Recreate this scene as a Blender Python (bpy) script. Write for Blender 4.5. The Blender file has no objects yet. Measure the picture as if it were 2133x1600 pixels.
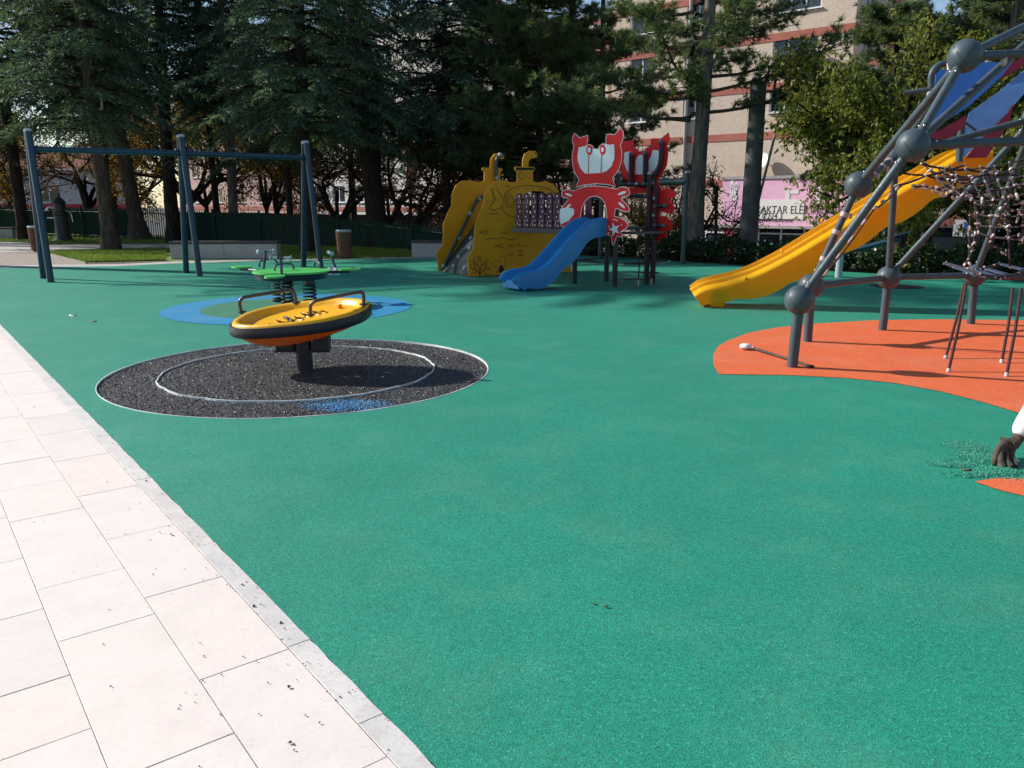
import bpy, math, random
import numpy as np
from mathutils import Vector, Matrix, noise
from mathutils.geometry import tessellate_polygon

R = math.radians
random.seed(7)
SC = bpy.context.scene
COL = SC.collection

# ------------------------------------------------------------------ camera, sky, sun, exposure
FPX, CAM_H, PITCH, CX, CY = 1650.0, 1.45, R(12.8), 1066.5, 800.0
cam_d = bpy.data.cameras.new('camera')
cam_d.sensor_fit = 'HORIZONTAL'; cam_d.sensor_width = 36.0
cam_d.lens = 36.0 * FPX / 2133.0
cam_d.clip_start = 0.05; cam_d.clip_end = 2000
cam = bpy.data.objects.new('camera', cam_d); COL.objects.link(cam)
cam.location = (0, 0, CAM_H); cam.rotation_euler = (R(90) - PITCH, 0, 0)
SC.camera = cam

SUN_EL = R(31.0)
SUN_DIR = Vector((-0.953 * math.cos(SUN_EL), 0.303 * math.cos(SUN_EL), math.sin(SUN_EL)))   # towards the sun
world = bpy.data.worlds.new('World'); SC.world = world; world.use_nodes = True
wn = world.node_tree
sky = wn.nodes.new('ShaderNodeTexSky'); sky.sky_type = 'NISHITA'; sky.sun_disc = False
sky.sun_elevation = SUN_EL; sky.sun_rotation = math.atan2(SUN_DIR.x, SUN_DIR.y)
sky.air_density = 1.0; sky.dust_density = 0.6; sky.ozone_density = 1.5
bg = wn.nodes['Background']; bg.inputs['Strength'].default_value = 0.10
wn.links.new(sky.outputs['Color'], bg.inputs['Color'])
sun_d = bpy.data.lights.new('sun', 'SUN'); sun_d.energy = 4.5; sun_d.angle = R(0.5); sun_d.color = (1.0, 0.95, 0.87)
sun = bpy.data.objects.new('sun', sun_d); COL.objects.link(sun)
sun.rotation_euler = SUN_DIR.to_track_quat('Z', 'Y').to_euler(); sun.location = (-20, 10, 20)
SC.view_settings.view_transform = 'Standard'; SC.view_settings.look = 'None'
SC.view_settings.gamma = 1.0; SC.view_settings.exposure = 0.57
SC.cycles.max_bounces = 5; SC.cycles.diffuse_bounces = 2; SC.cycles.glossy_bounces = 2
SC.cycles.transmission_bounces = 4; SC.cycles.transparent_max_bounces = 6
SC.cycles.caustics_reflective = False; SC.cycles.caustics_refractive = False
SC.cycles.use_denoising = True; SC.cycles.use_light_tree = False; SC.cycles.adaptive_threshold = 0.02

# ------------------------------------------------------------------ pixel -> world helpers (measured points of the photograph)
def ray(px, py):
    a = (px - CX) / FPX; b = (CY - py) / FPX
    return Vector((a, math.cos(PITCH) + b * math.sin(PITCH), -math.sin(PITCH) + b * math.cos(PITCH)))
def G(px, py, z=0.0):
    d = ray(px, py); t = (z - CAM_H) / d.z
    return Vector((d.x * t, d.y * t, z))
def D(px, py, Y):
    d = ray(px, py); t = Y / d.y
    return Vector((d.x * t, Y, CAM_H + d.z * t))
def on_plane(px, py, o, n):
    d = ray(px, py); c = Vector((0, 0, CAM_H))
    t = (o - c).dot(n) / d.dot(n)
    return c + d * t

# ------------------------------------------------------------------ materials
MATS = {}
def _nt(name):
    m = bpy.data.materials.new(name); m.use_nodes = True
    return m, m.node_tree, m.node_tree.nodes['Principled BSDF']
def node(nt, t, **kw):
    n = nt.nodes.new(t)
    for k, v in kw.items():
        if k.startswith('i_'): n.inputs[k[2:].replace('_', ' ')].default_value = v
        else: setattr(n, k, v)
    return n
def c4(c): return (c[0], c[1], c[2], 1.0)
def mixc(nt, fac, a, b, blend='MIX'):
    n = nt.nodes.new('ShaderNodeMix'); n.data_type = 'RGBA'; n.blend_type = blend
    for sock, v in ((n.inputs[0], fac), (n.inputs[6], a), (n.inputs[7], b)):
        if isinstance(v, (int, float)): sock.default_value = v
        elif isinstance(v, (tuple, list)): sock.default_value = c4(v)
        else: nt.links.new(v, sock)
    return n.outputs[2]
def ramp(nt, fac, stops, interp='LINEAR'):
    n = nt.nodes.new('ShaderNodeValToRGB'); n.color_ramp.interpolation = interp
    el = n.color_ramp.elements
    while len(el) < len(stops): el.new(0.5)
    for e, (p, c) in zip(el, stops):
        e.position = p; e.color = c4(c) if not isinstance(c, (int, float)) else (c, c, c, 1)
    nt.links.new(fac, n.inputs[0])
    return n.outputs[0]
def objco(nt, scale=(1, 1, 1)):
    tc = nt.nodes.new('ShaderNodeTexCoord'); mp = nt.nodes.new('ShaderNodeMapping')
    mp.inputs['Scale'].default_value = scale
    nt.links.new(tc.outputs['Object'], mp.inputs['Vector'])
    return mp.outputs[0]
def ntex(nt, vec, scale, detail=4, rough=0.55):
    n = nt.nodes.new('ShaderNodeTexNoise'); n.inputs['Scale'].default_value = scale
    n.inputs['Detail'].default_value = detail; n.inputs['Roughness'].default_value = rough
    nt.links.new(vec, n.inputs['Vector']); return n.outputs['Fac']
def vtex(nt, vec, scale, out='Color', feature='F1'):
    n = nt.nodes.new('ShaderNodeTexVoronoi'); n.feature = feature; n.inputs['Scale'].default_value = scale
    nt.links.new(vec, n.inputs['Vector']); return n.outputs[out]
def bump(nt, h, strength, dist, bs):
    n = nt.nodes.new('ShaderNodeBump'); n.inputs['Strength'].default_value = strength; n.inputs['Distance'].default_value = dist
    nt.links.new(h, n.inputs['Height']); nt.links.new(n.outputs[0], bs.inputs['Normal'])
    return n

def paint(name, col, rough=0.4, var=0.12, scale=6.0, metal=0.0, bmp=0.0, spec=0.5):
    m, nt, bs = _nt(name)
    v = objco(nt)
    f = ntex(nt, v, scale, 5)
    d = tuple(c * (1 - var * 1.6) for c in col); l = tuple(min(1, c * (1 + var)) for c in col)
    nt.links.new(ramp(nt, f, [(0.3, d), (0.7, l)]), bs.inputs['Base Color'])
    fr = ntex(nt, v, scale * 5, 3)
    nt.links.new(ramp(nt, fr, [(0.3, max(0.02, rough - 0.1)), (0.7, min(1, rough + 0.12))]), bs.inputs['Roughness'])
    bs.inputs['Metallic'].default_value = metal; bs.inputs['Specular IOR Level'].default_value = spec
    if bmp: bump(nt, ntex(nt, v, scale * 12, 3), bmp, 0.01, bs)
    MATS[name] = m; return m

def plastic(name, col, trans_col, trans=0.3, rough=0.3):
    """rotomoulded plastic that lets some sunlight through"""
    m, nt, bs = _nt(name)
    v = objco(nt)
    f = ntex(nt, v, 5.0, 4)
    nt.links.new(ramp(nt, f, [(0.3, tuple(c * 0.88 for c in col)), (0.7, col)]), bs.inputs['Base Color'])
    nt.links.new(ramp(nt, ntex(nt, v, 30, 4), [(0.3, rough - 0.06), (0.7, rough + 0.14)]), bs.inputs['Roughness'])
    tr = nt.nodes.new('ShaderNodeBsdfTranslucent'); tr.inputs['Color'].default_value = c4(trans_col)
    mx = nt.nodes.new('ShaderNodeMixShader'); mx.inputs[0].default_value = trans
    nt.links.new(bs.outputs[0], mx.inputs[1]); nt.links.new(tr.outputs[0], mx.inputs[2])
    nt.links.new(mx.outputs[0], nt.nodes['Material Output'].inputs['Surface'])
    MATS[name] = m; return m

def rubber(name, lo, mid, hi, gran=210.0, big=0.12, glint=0.42, dust_sheen=0.10):
    m, nt, bs = _nt(name)
    v = objco(nt)
    cell = nt.nodes.new('ShaderNodeTexVoronoi'); cell.inputs['Scale'].default_value = gran
    nt.links.new(v, cell.inputs['Vector'])
    sep = nt.nodes.new('ShaderNodeSeparateColor'); nt.links.new(cell.outputs['Color'], sep.inputs[0])
    g = ramp(nt, sep.outputs[0], [(0.0, lo), (0.45, mid), (0.9, mid), (1.0, hi)])
    b = ntex(nt, v, 0.55, 6, 0.6); b2 = ntex(nt, v, 4.0, 5, 0.65); b3 = ntex(nt, v, 38.0, 3, 0.7)
    t1 = ramp(nt, b, [(0.3, 1 - big), (0.7, 1 + 0.0)])
    c = mixc(nt, 1.0, g, t1, 'MULTIPLY')
    c = mixc(nt, 1.0, c, ramp(nt, b2, [(0.3, 0.9), (0.7, 1.0)]), 'MULTIPLY')
    c = mixc(nt, 1.0, c, ramp(nt, b3, [(0.3, 0.8), (0.65, 1.0)]), 'MULTIPLY')
    dust_sheen_tex = ntex(nt, v, 1.7, 7, 0.62)
    dn_ = nt.nodes.new('ShaderNodeMath'); dn_.operation = 'MULTIPLY'; dn_.inputs[1].default_value = dust_sheen
    nt.links.new(ramp(nt, dust_sheen_tex, [(0.48, 0.0), (0.72, 1.0)]), dn_.inputs[0])
    c = mixc(nt, dn_.outputs[0], c, (0.42, 0.46, 0.42))  # pale patches: dust, together with a sheen painted into the colour
    nt.links.new(c, bs.inputs['Base Color'])
    nt.links.new(ramp(nt, sep.outputs[1], [(0.0, glint), (0.6, 0.62), (1.0, 0.8)]), bs.inputs['Roughness'])
    bs.inputs['Specular IOR Level'].default_value = 0.5
    bump(nt, cell.outputs['Distance'], 0.35, 0.004, bs)
    MATS[name] = m; return m

rubber('rubber_green', (0.007, 0.18, 0.118), (0.015, 0.315, 0.200), (0.07, 0.46, 0.345), 215, 0.16, dust_sheen=0.06)
rubber('rubber_orange', (0.62, 0.105, 0.03), (0.86, 0.165, 0.050), (0.92, 0.26, 0.10), 150, 0.06)
rubber('rubber_blue', (0.008, 0.15, 0.33), (0.014, 0.29, 0.56), (0.10, 0.50, 0.75), 150, 0.08)
rubber('rubber_black', (0.010, 0.009, 0.010), (0.036, 0.034, 0.035), (0.30, 0.29, 0.29), 95, 0.25, 0.42, dust_sheen=0.05)
rubber('rubber_olive', (0.025, 0.16, 0.09), (0.045, 0.25, 0.145), (0.15, 0.38, 0.25), 210)

def tile_mat(name, col, stain=0.5):
    m, nt, bs = _nt(name)
    oi = nt.nodes.new('ShaderNodeObjectInfo'); v = objco(nt)
    rnd = ramp(nt, oi.outputs['Random'], [(0.0, tuple(c * 0.93 for c in col)), (0.5, col), (1.0, (col[0] * 0.99, col[1] * 0.965, col[2] * 0.94))])
    n1 = ntex(nt, v, 7.0, 6, 0.6); n2 = ntex(nt, v, 55.0, 4, 0.7)
    c = mixc(nt, 1.0, rnd, ramp(nt, n1, [(0.25, 1 - 0.16 * stain), (0.6, 1.0)]), 'MULTIPLY')
    c = mixc(nt, 1.0, c, ramp(nt, n2, [(0.25, 1 - 0.2 * stain), (0.5, 1.0)]), 'MULTIPLY')
    nt.links.new(c, bs.inputs['Base Color']); bs.inputs['Roughness'].default_value = 0.7
    bump(nt, n2, 0.15, 0.003, bs); MATS[name] = m
tile_mat('tile', (0.755, 0.672, 0.622), 0.5)
tile_mat('kerbstone', (0.66, 0.625, 0.595), 1.3)

def bark_mat(name, a, b, sc=1.0):
    m, nt, bs = _nt(name)
    v = objco(nt, (9 * sc, 9 * sc, 1.6 * sc))
    n = ntex(nt, v, 1.6, 7, 0.65); w = vtex(nt, v, 1.3, 'Distance')
    c = ramp(nt, n, [(0.3, a), (0.68, b)])
    c = mixc(nt, 1.0, c, ramp(nt, w, [(0.0, 0.55), (0.5, 1.0)]), 'MULTIPLY')
    nt.links.new(c, bs.inputs['Base Color']); bs.inputs['Roughness'].default_value = 0.95
    bs.inputs['Specular IOR Level'].default_value = 0.15
    bump(nt, n, 1.0, 0.06, bs); MATS[name] = m
bark_mat('bark', (0.035, 0.026, 0.020), (0.145, 0.115, 0.090))
bark_mat('bark_dark', (0.014, 0.011, 0.010), (0.060, 0.048, 0.040))
bark_mat('bark_grey', (0.06, 0.055, 0.048), (0.24, 0.21, 0.18))

def leaf_mat(name, cols, trans=0.35, sat_trans=None, rough=0.55):
    m, nt, bs = _nt(name)
    geo = nt.nodes.new('ShaderNodeNewGeometry')
    oi = nt.nodes.new('ShaderNodeObjectInfo')
    v = objco(nt)
    add = nt.nodes.new('ShaderNodeMath'); add.operation = 'MULTIPLY_ADD'
    nt.links.new(ntex(nt, v, 0.9, 3), add.inputs[0]); add.inputs[1].default_value = 0.9; 
    hh = nt.nodes.new('ShaderNodeMath'); hh.operation = 'MULTIPLY_ADD'
    nt.links.new(geo.outputs['Random Per Island'], hh.inputs[0]); hh.inputs[1].default_value = 0.6; hh.inputs[2].default_value = -0.26
    nt.links.new(hh.outputs[0], add.inputs[2])
    k = len(cols) - 1
    c = ramp(nt, add.outputs[0], [(0.1 + 0.8 * i / k, q) for i, q in enumerate(cols)])
    nt.links.new(c, bs.inputs['Base Color']); bs.inputs['Roughness'].default_value = rough
    bs.inputs['Specular IOR Level'].default_value = 0.3
    tr = nt.nodes.new('ShaderNodeBsdfTranslucent')
    nt.links.new(mixc(nt, 1.0, c, sat_trans or (1.0, 1.0, 0.6), 'MULTIPLY'), tr.inputs['Color'])
    mx = nt.nodes.new('ShaderNodeMixShader'); mx.inputs[0].default_value = trans
    nt.links.new(bs.outputs[0], mx.inputs[1]); nt.links.new(tr.outputs[0], mx.inputs[2])
    nt.links.new(mx.outputs[0], nt.nodes['Material Output'].inputs['Surface'])
    MATS[name] = m
leaf_mat('needle_cedar', [(0.050, 0.105, 0.088), (0.072, 0.140, 0.100), (0.105, 0.165, 0.095), (0.15, 0.195, 0.085)], 0.48)
leaf_mat('needle_pine', [(0.060, 0.105, 0.055), (0.095, 0.150, 0.065), (0.14, 0.19, 0.075), (0.17, 0.18, 0.07)], 0.42)
leaf_mat('leaf_yellowgreen', [(0.06, 0.10, 0.02), (0.12, 0.155, 0.03), (0.20, 0.21, 0.035), (0.29, 0.245, 0.04)], 0.42)
leaf_mat('leaf_brown', [(0.055, 0.030, 0.018), (0.12, 0.062, 0.030), (0.20, 0.11, 0.045), (0.28, 0.15, 0.05)], 0.35, (1.0, 0.85, 0.6))
leaf_mat('leaf_orange', [(0.10, 0.055, 0.014), (0.21, 0.12, 0.020), (0.32, 0.19, 0.022), (0.18, 0.16, 0.03)], 0.4)
leaf_mat('leaf_bush', [(0.012, 0.032, 0.012), (0.030, 0.062, 0.020), (0.055, 0.095, 0.03)], 0.2)
leaf_mat('grass_blade', [(0.10, 0.17, 0.025), (0.17, 0.26, 0.04), (0.26, 0.33, 0.06)], 0.4)
leaf_mat('leaf_dry', [(0.10, 0.05, 0.02), (0.22, 0.12, 0.05), (0.30, 0.16, 0.06)], 0.2)

def ground_mat(name, a, b, c, s=3.0, bs_=0.5):
    m, nt, bs = _nt(name); v = objco(nt)
    n = ntex(nt, v, s, 8, 0.65); n2 = ntex(nt, v, s * 14, 4, 0.7)
    k = mixc(nt, 1.0, ramp(nt, n, [(0.28, a), (0.5, b), (0.75, c)]), ramp(nt, n2, [(0.25, 0.65), (0.65, 1.0)]), 'MULTIPLY')
    nt.links.new(k, bs.inputs['Base Color']); bs.inputs['Roughness'].default_value = 0.95
    bump(nt, n2, bs_, 0.02, bs); MATS[name] = m
ground_mat('soil', (0.06, 0.045, 0.03), (0.10, 0.08, 0.05), (0.09, 0.10, 0.04), 1.2)
ground_mat('lawn', (0.08, 0.14, 0.02), (0.13, 0.21, 0.032), (0.18, 0.26, 0.05), 2.2)
ground_mat('asphalt', (0.04, 0.04, 0.042), (0.055, 0.055, 0.056), (0.07, 0.07, 0.07), 2.0)
ground_mat('path', (0.42, 0.38, 0.34), (0.50, 0.46, 0.42), (0.56, 0.52, 0.48), 2.0, 0.2)
ground_mat('concrete', (0.30, 0.29, 0.28), (0.38, 0.37, 0.36), (0.44, 0.42, 0.41), 3.0, 0.3)
ground_mat('bench_render', (0.40, 0.37, 0.36), (0.46, 0.43, 0.42), (0.50, 0.46, 0.45), 3.0, 0.25)
ground_mat('plaster_tan', (0.55, 0.45, 0.36), (0.61, 0.50, 0.405), (0.65, 0.54, 0.44), 0.8, 0.15)
ground_mat('plaster_white', (0.58, 0.55, 0.52), (0.66, 0.62, 0.59), (0.70, 0.67, 0.64), 0.8, 0.15)
ground_mat('plaster_pink', (0.46, 0.30, 0.26), (0.54, 0.36, 0.31), (0.58, 0.41, 0.36), 0.8, 0.15)
ground_mat('band_red', (0.36, 0.115, 0.085), (0.42, 0.145, 0.105), (0.46, 0.17, 0.13), 1.2, 0.15)
ground_mat('roof_tile', (0.22, 0.075, 0.05), (0.30, 0.11, 0.07), (0.36, 0.15, 0.10), 4.0, 0.6)
def paver_mat():
    m, nt, bs = _nt('pavers'); v = objco(nt)
    mp = nt.nodes.new('ShaderNodeMapping'); mp.inputs['Rotation'].default_value = (0, 0, 0.45); nt.links.new(v, mp.inputs['Vector'])
    br = nt.nodes.new('ShaderNodeTexBrick'); br.inputs['Scale'].default_value = 4.0
    br.inputs['Color1'].default_value = (0.46, 0.37, 0.32, 1); br.inputs['Color2'].default_value = (0.36, 0.29, 0.25, 1)
    br.inputs['Mortar'].default_value = (0.16, 0.13, 0.115, 1); br.inputs['Mortar Size'].default_value = 0.03
    nt.links.new(mp.outputs[0], br.inputs['Vector'])
    c = mixc(nt, 1.0, br.outputs['Color'], ramp(nt, ntex(nt, v, 6, 6), [(0.3, 0.75), (0.7, 1.0)]), 'MULTIPLY')
    nt.links.new(c, bs.inputs['Base Color']); bs.inputs['Roughness'].default_value = 0.9
    MATS['pavers'] = m
paver_mat()

paint('pipe_teal', (0.012, 0.048, 0.080), 0.38, 0.12, spec=0.4)
paint('pipe_teal_far', (0.028, 0.055, 0.065), 0.4, 0.12)
paint('pipe_grey', (0.055, 0.078, 0.094), 0.46, 0.14, spec=0.35)
paint('pipe_dark', (0.020, 0.020, 0.030), 0.4, 0.12, spec=0.35)
paint('steel_bronze', (0.075, 0.066, 0.058), 0.32, 0.1, metal=0.55)
paint('cap_grey', (0.33, 0.38, 0.42), 0.45, 0.1)
paint('clamp', (0.46, 0.36, 0.35), 0.42, 0.12, metal=0.1)
paint('bolt', (0.62, 0.60, 0.60), 0.3, 0.05, metal=0.8)
paint('rope', (0.030, 0.022, 0.030), 0.85, 0.3, 40)
paint('rope_red', (0.055, 0.014, 0.016), 0.85, 0.3, 40)
paint('spring_black', (0.018, 0.018, 0.020), 0.35, 0.1)
paint('board_yellow', (0.72, 0.31, 0.010), 0.5, 0.06, 3.0, spec=0.25)
paint('board_red', (0.68, 0.018, 0.022), 0.5, 0.06, 3.0, spec=0.22)
paint('board_purple', (0.045, 0.010, 0.045), 0.5, 0.08, 3.0, spec=0.25)
paint('board_maroon', (0.19, 0.018, 0.040), 0.5, 0.08, 3.0, spec=0.25)
paint('board_white', (0.70, 0.79, 0.83), 0.4, 0.05, 3.0)
paint('edge_pink', (0.72, 0.56, 0.56), 0.5, 0.04)
paint('engraved', (0.060, 0.022, 0.006), 0.7, 0.1)
paint('engraved_black', (0.012, 0.010, 0.008), 0.7, 0.1)
paint('board_green', (0.085, 0.50, 0.105), 0.38, 0.08, 4.0)
paint('deck', (0.060, 0.062, 0.068), 0.6, 0.15)
paint('ramp_dark', (0.020, 0.045, 0.045), 0.6, 0.15)
paint('mesh_blue', (0.030, 0.135, 0.46), 0.5, 0.10, 2.5)
paint('mesh_blue_pale', (0.10, 0.22, 0.50), 0.5, 0.14, 2.5)
paint('wood', (0.155, 0.062, 0.026), 0.6, 0.3, 9)
paint('iron_dark', (0.028, 0.034, 0.033), 0.55, 0.2)
paint('fence_green', (0.008, 0.045, 0.030), 0.6, 0.15, spec=0.2)
paint('granite_dark', (0.055, 0.050, 0.050), 0.45, 0.2, 20)
paint('white_pvc', (0.74, 0.75, 0.76), 0.35, 0.03)
paint('bag_plastic', (0.62, 0.63, 0.66), 0.3, 0.1)
paint('frame_blue', (0.28, 0.40, 0.50), 0.4, 0.08)
paint('curtain', (0.55, 0.55, 0.56), 0.9, 0.25, 7)
paint('room_shade', (0.020, 0.020, 0.023), 0.9, 0.3, 2)
paint('sign_pink', (0.74, 0.43, 0.60), 0.45, 0.06, 1.5)
paint('sign_red', (0.52, 0.035, 0.07), 0.5, 0.08)
paint('sign_magenta', (0.45, 0.05, 0.25), 0.5, 0.1)
paint('sign_white', (0.74, 0.72, 0.70), 0.45, 0.06)
paint('sign_tan', (0.42, 0.33, 0.22), 0.5, 0.08)
paint('ink_black', (0.03, 0.03, 0.035), 0.6, 0.05)
paint('ink_blue', (0.02, 0.12, 0.42), 0.6, 0.05)
paint('ink_red', (0.55, 0.04, 0.05), 0.6, 0.05)
paint('ink_yellow', (0.7, 0.42, 0.03), 0.6, 0.05)
paint('glove', (0.085, 0.060, 0.040), 0.85, 0.45, 22, bmp=0.5)
paint('glove_tip', (0.30, 0.27, 0.25), 0.85, 0.3, 40, bmp=0.4)
paint('shirt', (0.74, 0.72, 0.73), 0.9, 0.08, 10, bmp=0.3)
paint('trousers', (0.035, 0.042, 0.060), 0.9, 0.2, 10)
paint('skin', (0.42, 0.24, 0.16), 0.6, 0.1)
paint('hair', (0.02, 0.015, 0.012), 0.6, 0.2)
paint('broken_wood', (0.42, 0.16, 0.05), 0.9, 0.3, 12)
paint('stone_pale', (0.55, 0.52, 0.48), 0.8, 0.2, 10)
paint('debris', (0.085, 0.07, 0.055), 0.9, 0.5, 60)
paint('joint_sand', (0.24, 0.20, 0.175), 0.95, 0.5, 8)
paint('clamp_dark', (0.10, 0.11, 0.13), 0.4, 0.1)
paint('belt', (0.045, 0.065, 0.115), 0.6, 0.2)
paint('pole_grey', (0.12, 0.125, 0.13), 0.8, 0.2, 5)
paint('car_white', (0.62, 0.62, 0.63), 0.25, 0.03)
paint('tyre', (0.015, 0.015, 0.016), 0.8, 0.1)
paint('yellow_paint', (0.72, 0.50, 0.02), 0.4, 0.1)
paint('strip_white', (0.66, 0.70, 0.70), 0.5, 0.25, 3)
plastic('plastic_yellow', (0.95, 0.50, 0.010), (0.95, 0.30, 0.004), 0.16, 0.30)
plastic('plastic_slide', (0.98, 0.56, 0.005), (1.0, 0.22, 0.002), 0.36, 0.30)
plastic('plug_and_bounce_orange', (0.82, 0.235, 0.008), (0.95, 0.24, 0.004), 0.32, 0.32)  # orange plug; also light through and bounced onto the yellow bowl, as colour
plastic('plastic_blue', (0.005, 0.23, 0.57), (0.01, 0.22, 0.56), 0.12, 0.30)
def glass_mat():
    m, nt, bs = _nt('window_glass')
    bs.inputs['Base Color'].default_value = (0.05, 0.065, 0.08, 1); bs.inputs['Roughness'].default_value = 0.06
    bs.inputs['Specular IOR Level'].default_value = 0.8
    tr = nt.nodes.new('ShaderNodeBsdfTransparent'); tr.inputs['Color'].default_value = (0.75, 0.8, 0.82, 1)
    mx = nt.nodes.new('ShaderNodeMixShader'); mx.inputs[0].default_value = 0.45
    nt.links.new(bs.outputs[0], mx.inputs[1]); nt.links.new(tr.outputs[0], mx.inputs[2])
    nt.links.new(mx.outputs[0], nt.nodes['Material Output'].inputs['Surface'])
    MATS['window_glass'] = m
glass_mat()

# ------------------------------------------------------------------ mesh helpers
def wpos(o):
    p = Vector((0, 0, 0))
    while o is not None:
        p = p + o.location; o = o.parent
    return p
def tag(o, label=None, cat=None, group=None, kind=None):
    if label: o['label'] = label
    if cat: o['category'] = cat
    if group: o['group'] = group
    if kind: o['kind'] = kind
    return o
def empty(name, loc, label=None, cat=None, group=None):
    o = bpy.data.objects.new(name, None); COL.objects.link(o); o.location = loc
    o.empty_display_size = 0.2
    return tag(o, label, cat, group)
def link_mesh(name, me, mat, parent=None):
    o = bpy.data.objects.new(name, me); COL.objects.link(o)
    if mat is not None and not me.materials: me.materials.append(MATS[mat])
    if parent is not None: o.parent = parent
    return o

class MB:
    def __init__(s): s.v = []; s.f = []
    def add(s, vs, fs):
        k = len(s.v); s.v += [Vector(a) for a in vs]; s.f += [tuple(i + k for i in f) for f in fs]; return s
    def box(s, c, d, ax=None):
        c = Vector(c); X, Y, Z = ax if ax else (Vector((1, 0, 0)), Vector((0, 1, 0)), Vector((0, 0, 1)))
        vs = [c + X * (d[0] / 2 * i) + Y * (d[1] / 2 * j) + Z * (d[2] / 2 * k) for k in (-1, 1) for j in (-1, 1) for i in (-1, 1)]
        return s.add(vs, [(0, 2, 3, 1), (4, 5, 7, 6), (0, 1, 5, 4), (2, 6, 7, 3), (0, 4, 6, 2), (1, 3, 7, 5)])
    def tube(s, pts, r, seg=12, caps=True, closed=False):
        pts = [Vector(p) for p in pts]; n = len(pts)
        rs = r if isinstance(r, (list, tuple)) else [r] * n
        vs = []; prev = None
        for i, p in enumerate(pts):
            if closed: t = pts[(i + 1) % n] - pts[i - 1]
            else: t = (pts[min(i + 1, n - 1)] - pts[max(i - 1, 0)])
            t.normalize()
            if prev is None:
                a = Vector((0, 0, 1)) if abs(t.z) < 0.9 else Vector((1, 0, 0))
                u = t.cross(a).normalized()
            else:
                u = (prev - t * prev.dot(t)).normalized()
            prev = u; w = t.cross(u)
            for j in range(seg):
                an = 2 * math.pi * j / seg
                vs.append(p + (u * math.cos(an) + w * math.sin(an)) * rs[i])
        fs = []
        for i in range(n if closed else n - 1):
            i2 = (i + 1) % n
            for j in range(seg):
                j2 = (j + 1) % seg
                fs.append((i * seg + j, i * seg + j2, i2 * seg + j2, i2 * seg + j))
        if caps and not closed:
            fs.append(tuple(range(seg - 1, -1, -1))); fs.append(tuple((n - 1) * seg + j for j in range(seg)))
        return s.add(vs, fs)
    def lathe(s, prof, c, seg=24, axis=Vector((0, 0, 1)), caps=True):
        c = Vector(c); axis = Vector(axis).normalized()
        a = Vector((1, 0, 0)) if abs(axis.x) < 0.9 else Vector((0, 1, 0))
        u = axis.cross(a).normalized(); w = axis.cross(u)
        vs = [c + axis * z + (u * math.cos(2 * math.pi * j / seg) + w * math.sin(2 * math.pi * j / seg)) * r for r, z in prof for j in range(seg)]
        fs = []
        for i in range(len(prof) - 1):
            for j in range(seg):
                j2 = (j + 1) % seg
                fs.append((i * seg + j, i * seg + j2, (i + 1) * seg + j2, (i + 1) * seg + j))
        if caps:
            fs.append(tuple(range(seg - 1, -1, -1))); k = (len(prof) - 1) * seg; fs.append(tuple(k + j for j in range(seg)))
        return s.add(vs, fs)
    def ball(s, c, r, seg=20, rings=12, sc=(1, 1, 1)):
        c = Vector(c); vs = []; fs = []
        for i in range(rings + 1):
            th = math.pi * i / rings
            for j in range(seg):
                ph = 2 * math.pi * j / seg
                vs.append(c + Vector((math.sin(th) * math.cos(ph) * sc[0], math.sin(th) * math.sin(ph) * sc[1], math.cos(th) * sc[2])) * r)
        for i in range(rings):
            for j in range(seg):
                j2 = (j + 1) % seg
                fs.append((i * seg + j, (i + 1) * seg + j, (i + 1) * seg + j2, i * seg + j2))
        return s.add(vs, fs)
    def plate(s, outer, normal, th, holes=()):
        """flat polygon (3-D points) with holes, given thickness along normal"""
        n = Vector(normal).normalized(); loops = [[Vector(p) for p in outer]] + [[Vector(p) for p in h] for h in holes]
        flat = [p for l in loops for p in l]
        ref = loops[0][0]
        ax = n.cross(Vector((0, 0, 1)) if abs(n.z) < 0.9 else Vector((1, 0, 0))).normalized(); ay = n.cross(ax)
        l2 = [[Vector(((p - ref).dot(ax), (p - ref).dot(ay), 0)) for p in l] for l in loops]
        tris = tessellate_polygon(l2)
        N = len(flat); vs = [p + n * (th / 2) for p in flat] + [p - n * (th / 2) for p in flat]
        fs = []
        q = [p for l in l2 for p in l]
        for a, b, c in tris:
            if (q[b] - q[a]).cross(q[c] - q[a]).z < 0: a, b, c = a, c, b
            fs.append((a, b, c)); fs.append((c + N, b + N, a + N))
        if th > 0:
            k = 0
            for li, l in enumerate(loops):
                m = len(l)
                for i in range(m):
                    j = (i + 1) % m
                    fs.append((k + i, k + j, k + j + N, k + i + N))
                k += m
        else:
            fs = fs[::2]; vs = vs[:N]
        return s.add(vs, fs)
    def ribbon(s, pts, w, normal, closed=False, lift=0.0):
        n = Vector(normal).normalized(); pts = [Vector(p) for p in pts]; k = len(pts); vs = []
        for i, p in enumerate(pts):
            a = pts[i - 1] if (i > 0 or closed) else p
            b = pts[(i + 1) % k] if (i < k - 1 or closed) else p
            t = (b - a)
            if t.length < 1e-9: t = Vector((1, 0, 0))
            t.normalize(); sd = n.cross(t).normalized() * (w / 2)
            vs += [p + sd + n * lift, p - sd + n * lift]
        fs = [(2 * i, 2 * i + 1, 2 * i + 3, 2 * i + 2) for i in range(k - 1)]
        if closed: fs.append((2 * k - 2, 2 * k - 1, 1, 0))
        return s.add(vs, fs)
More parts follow.
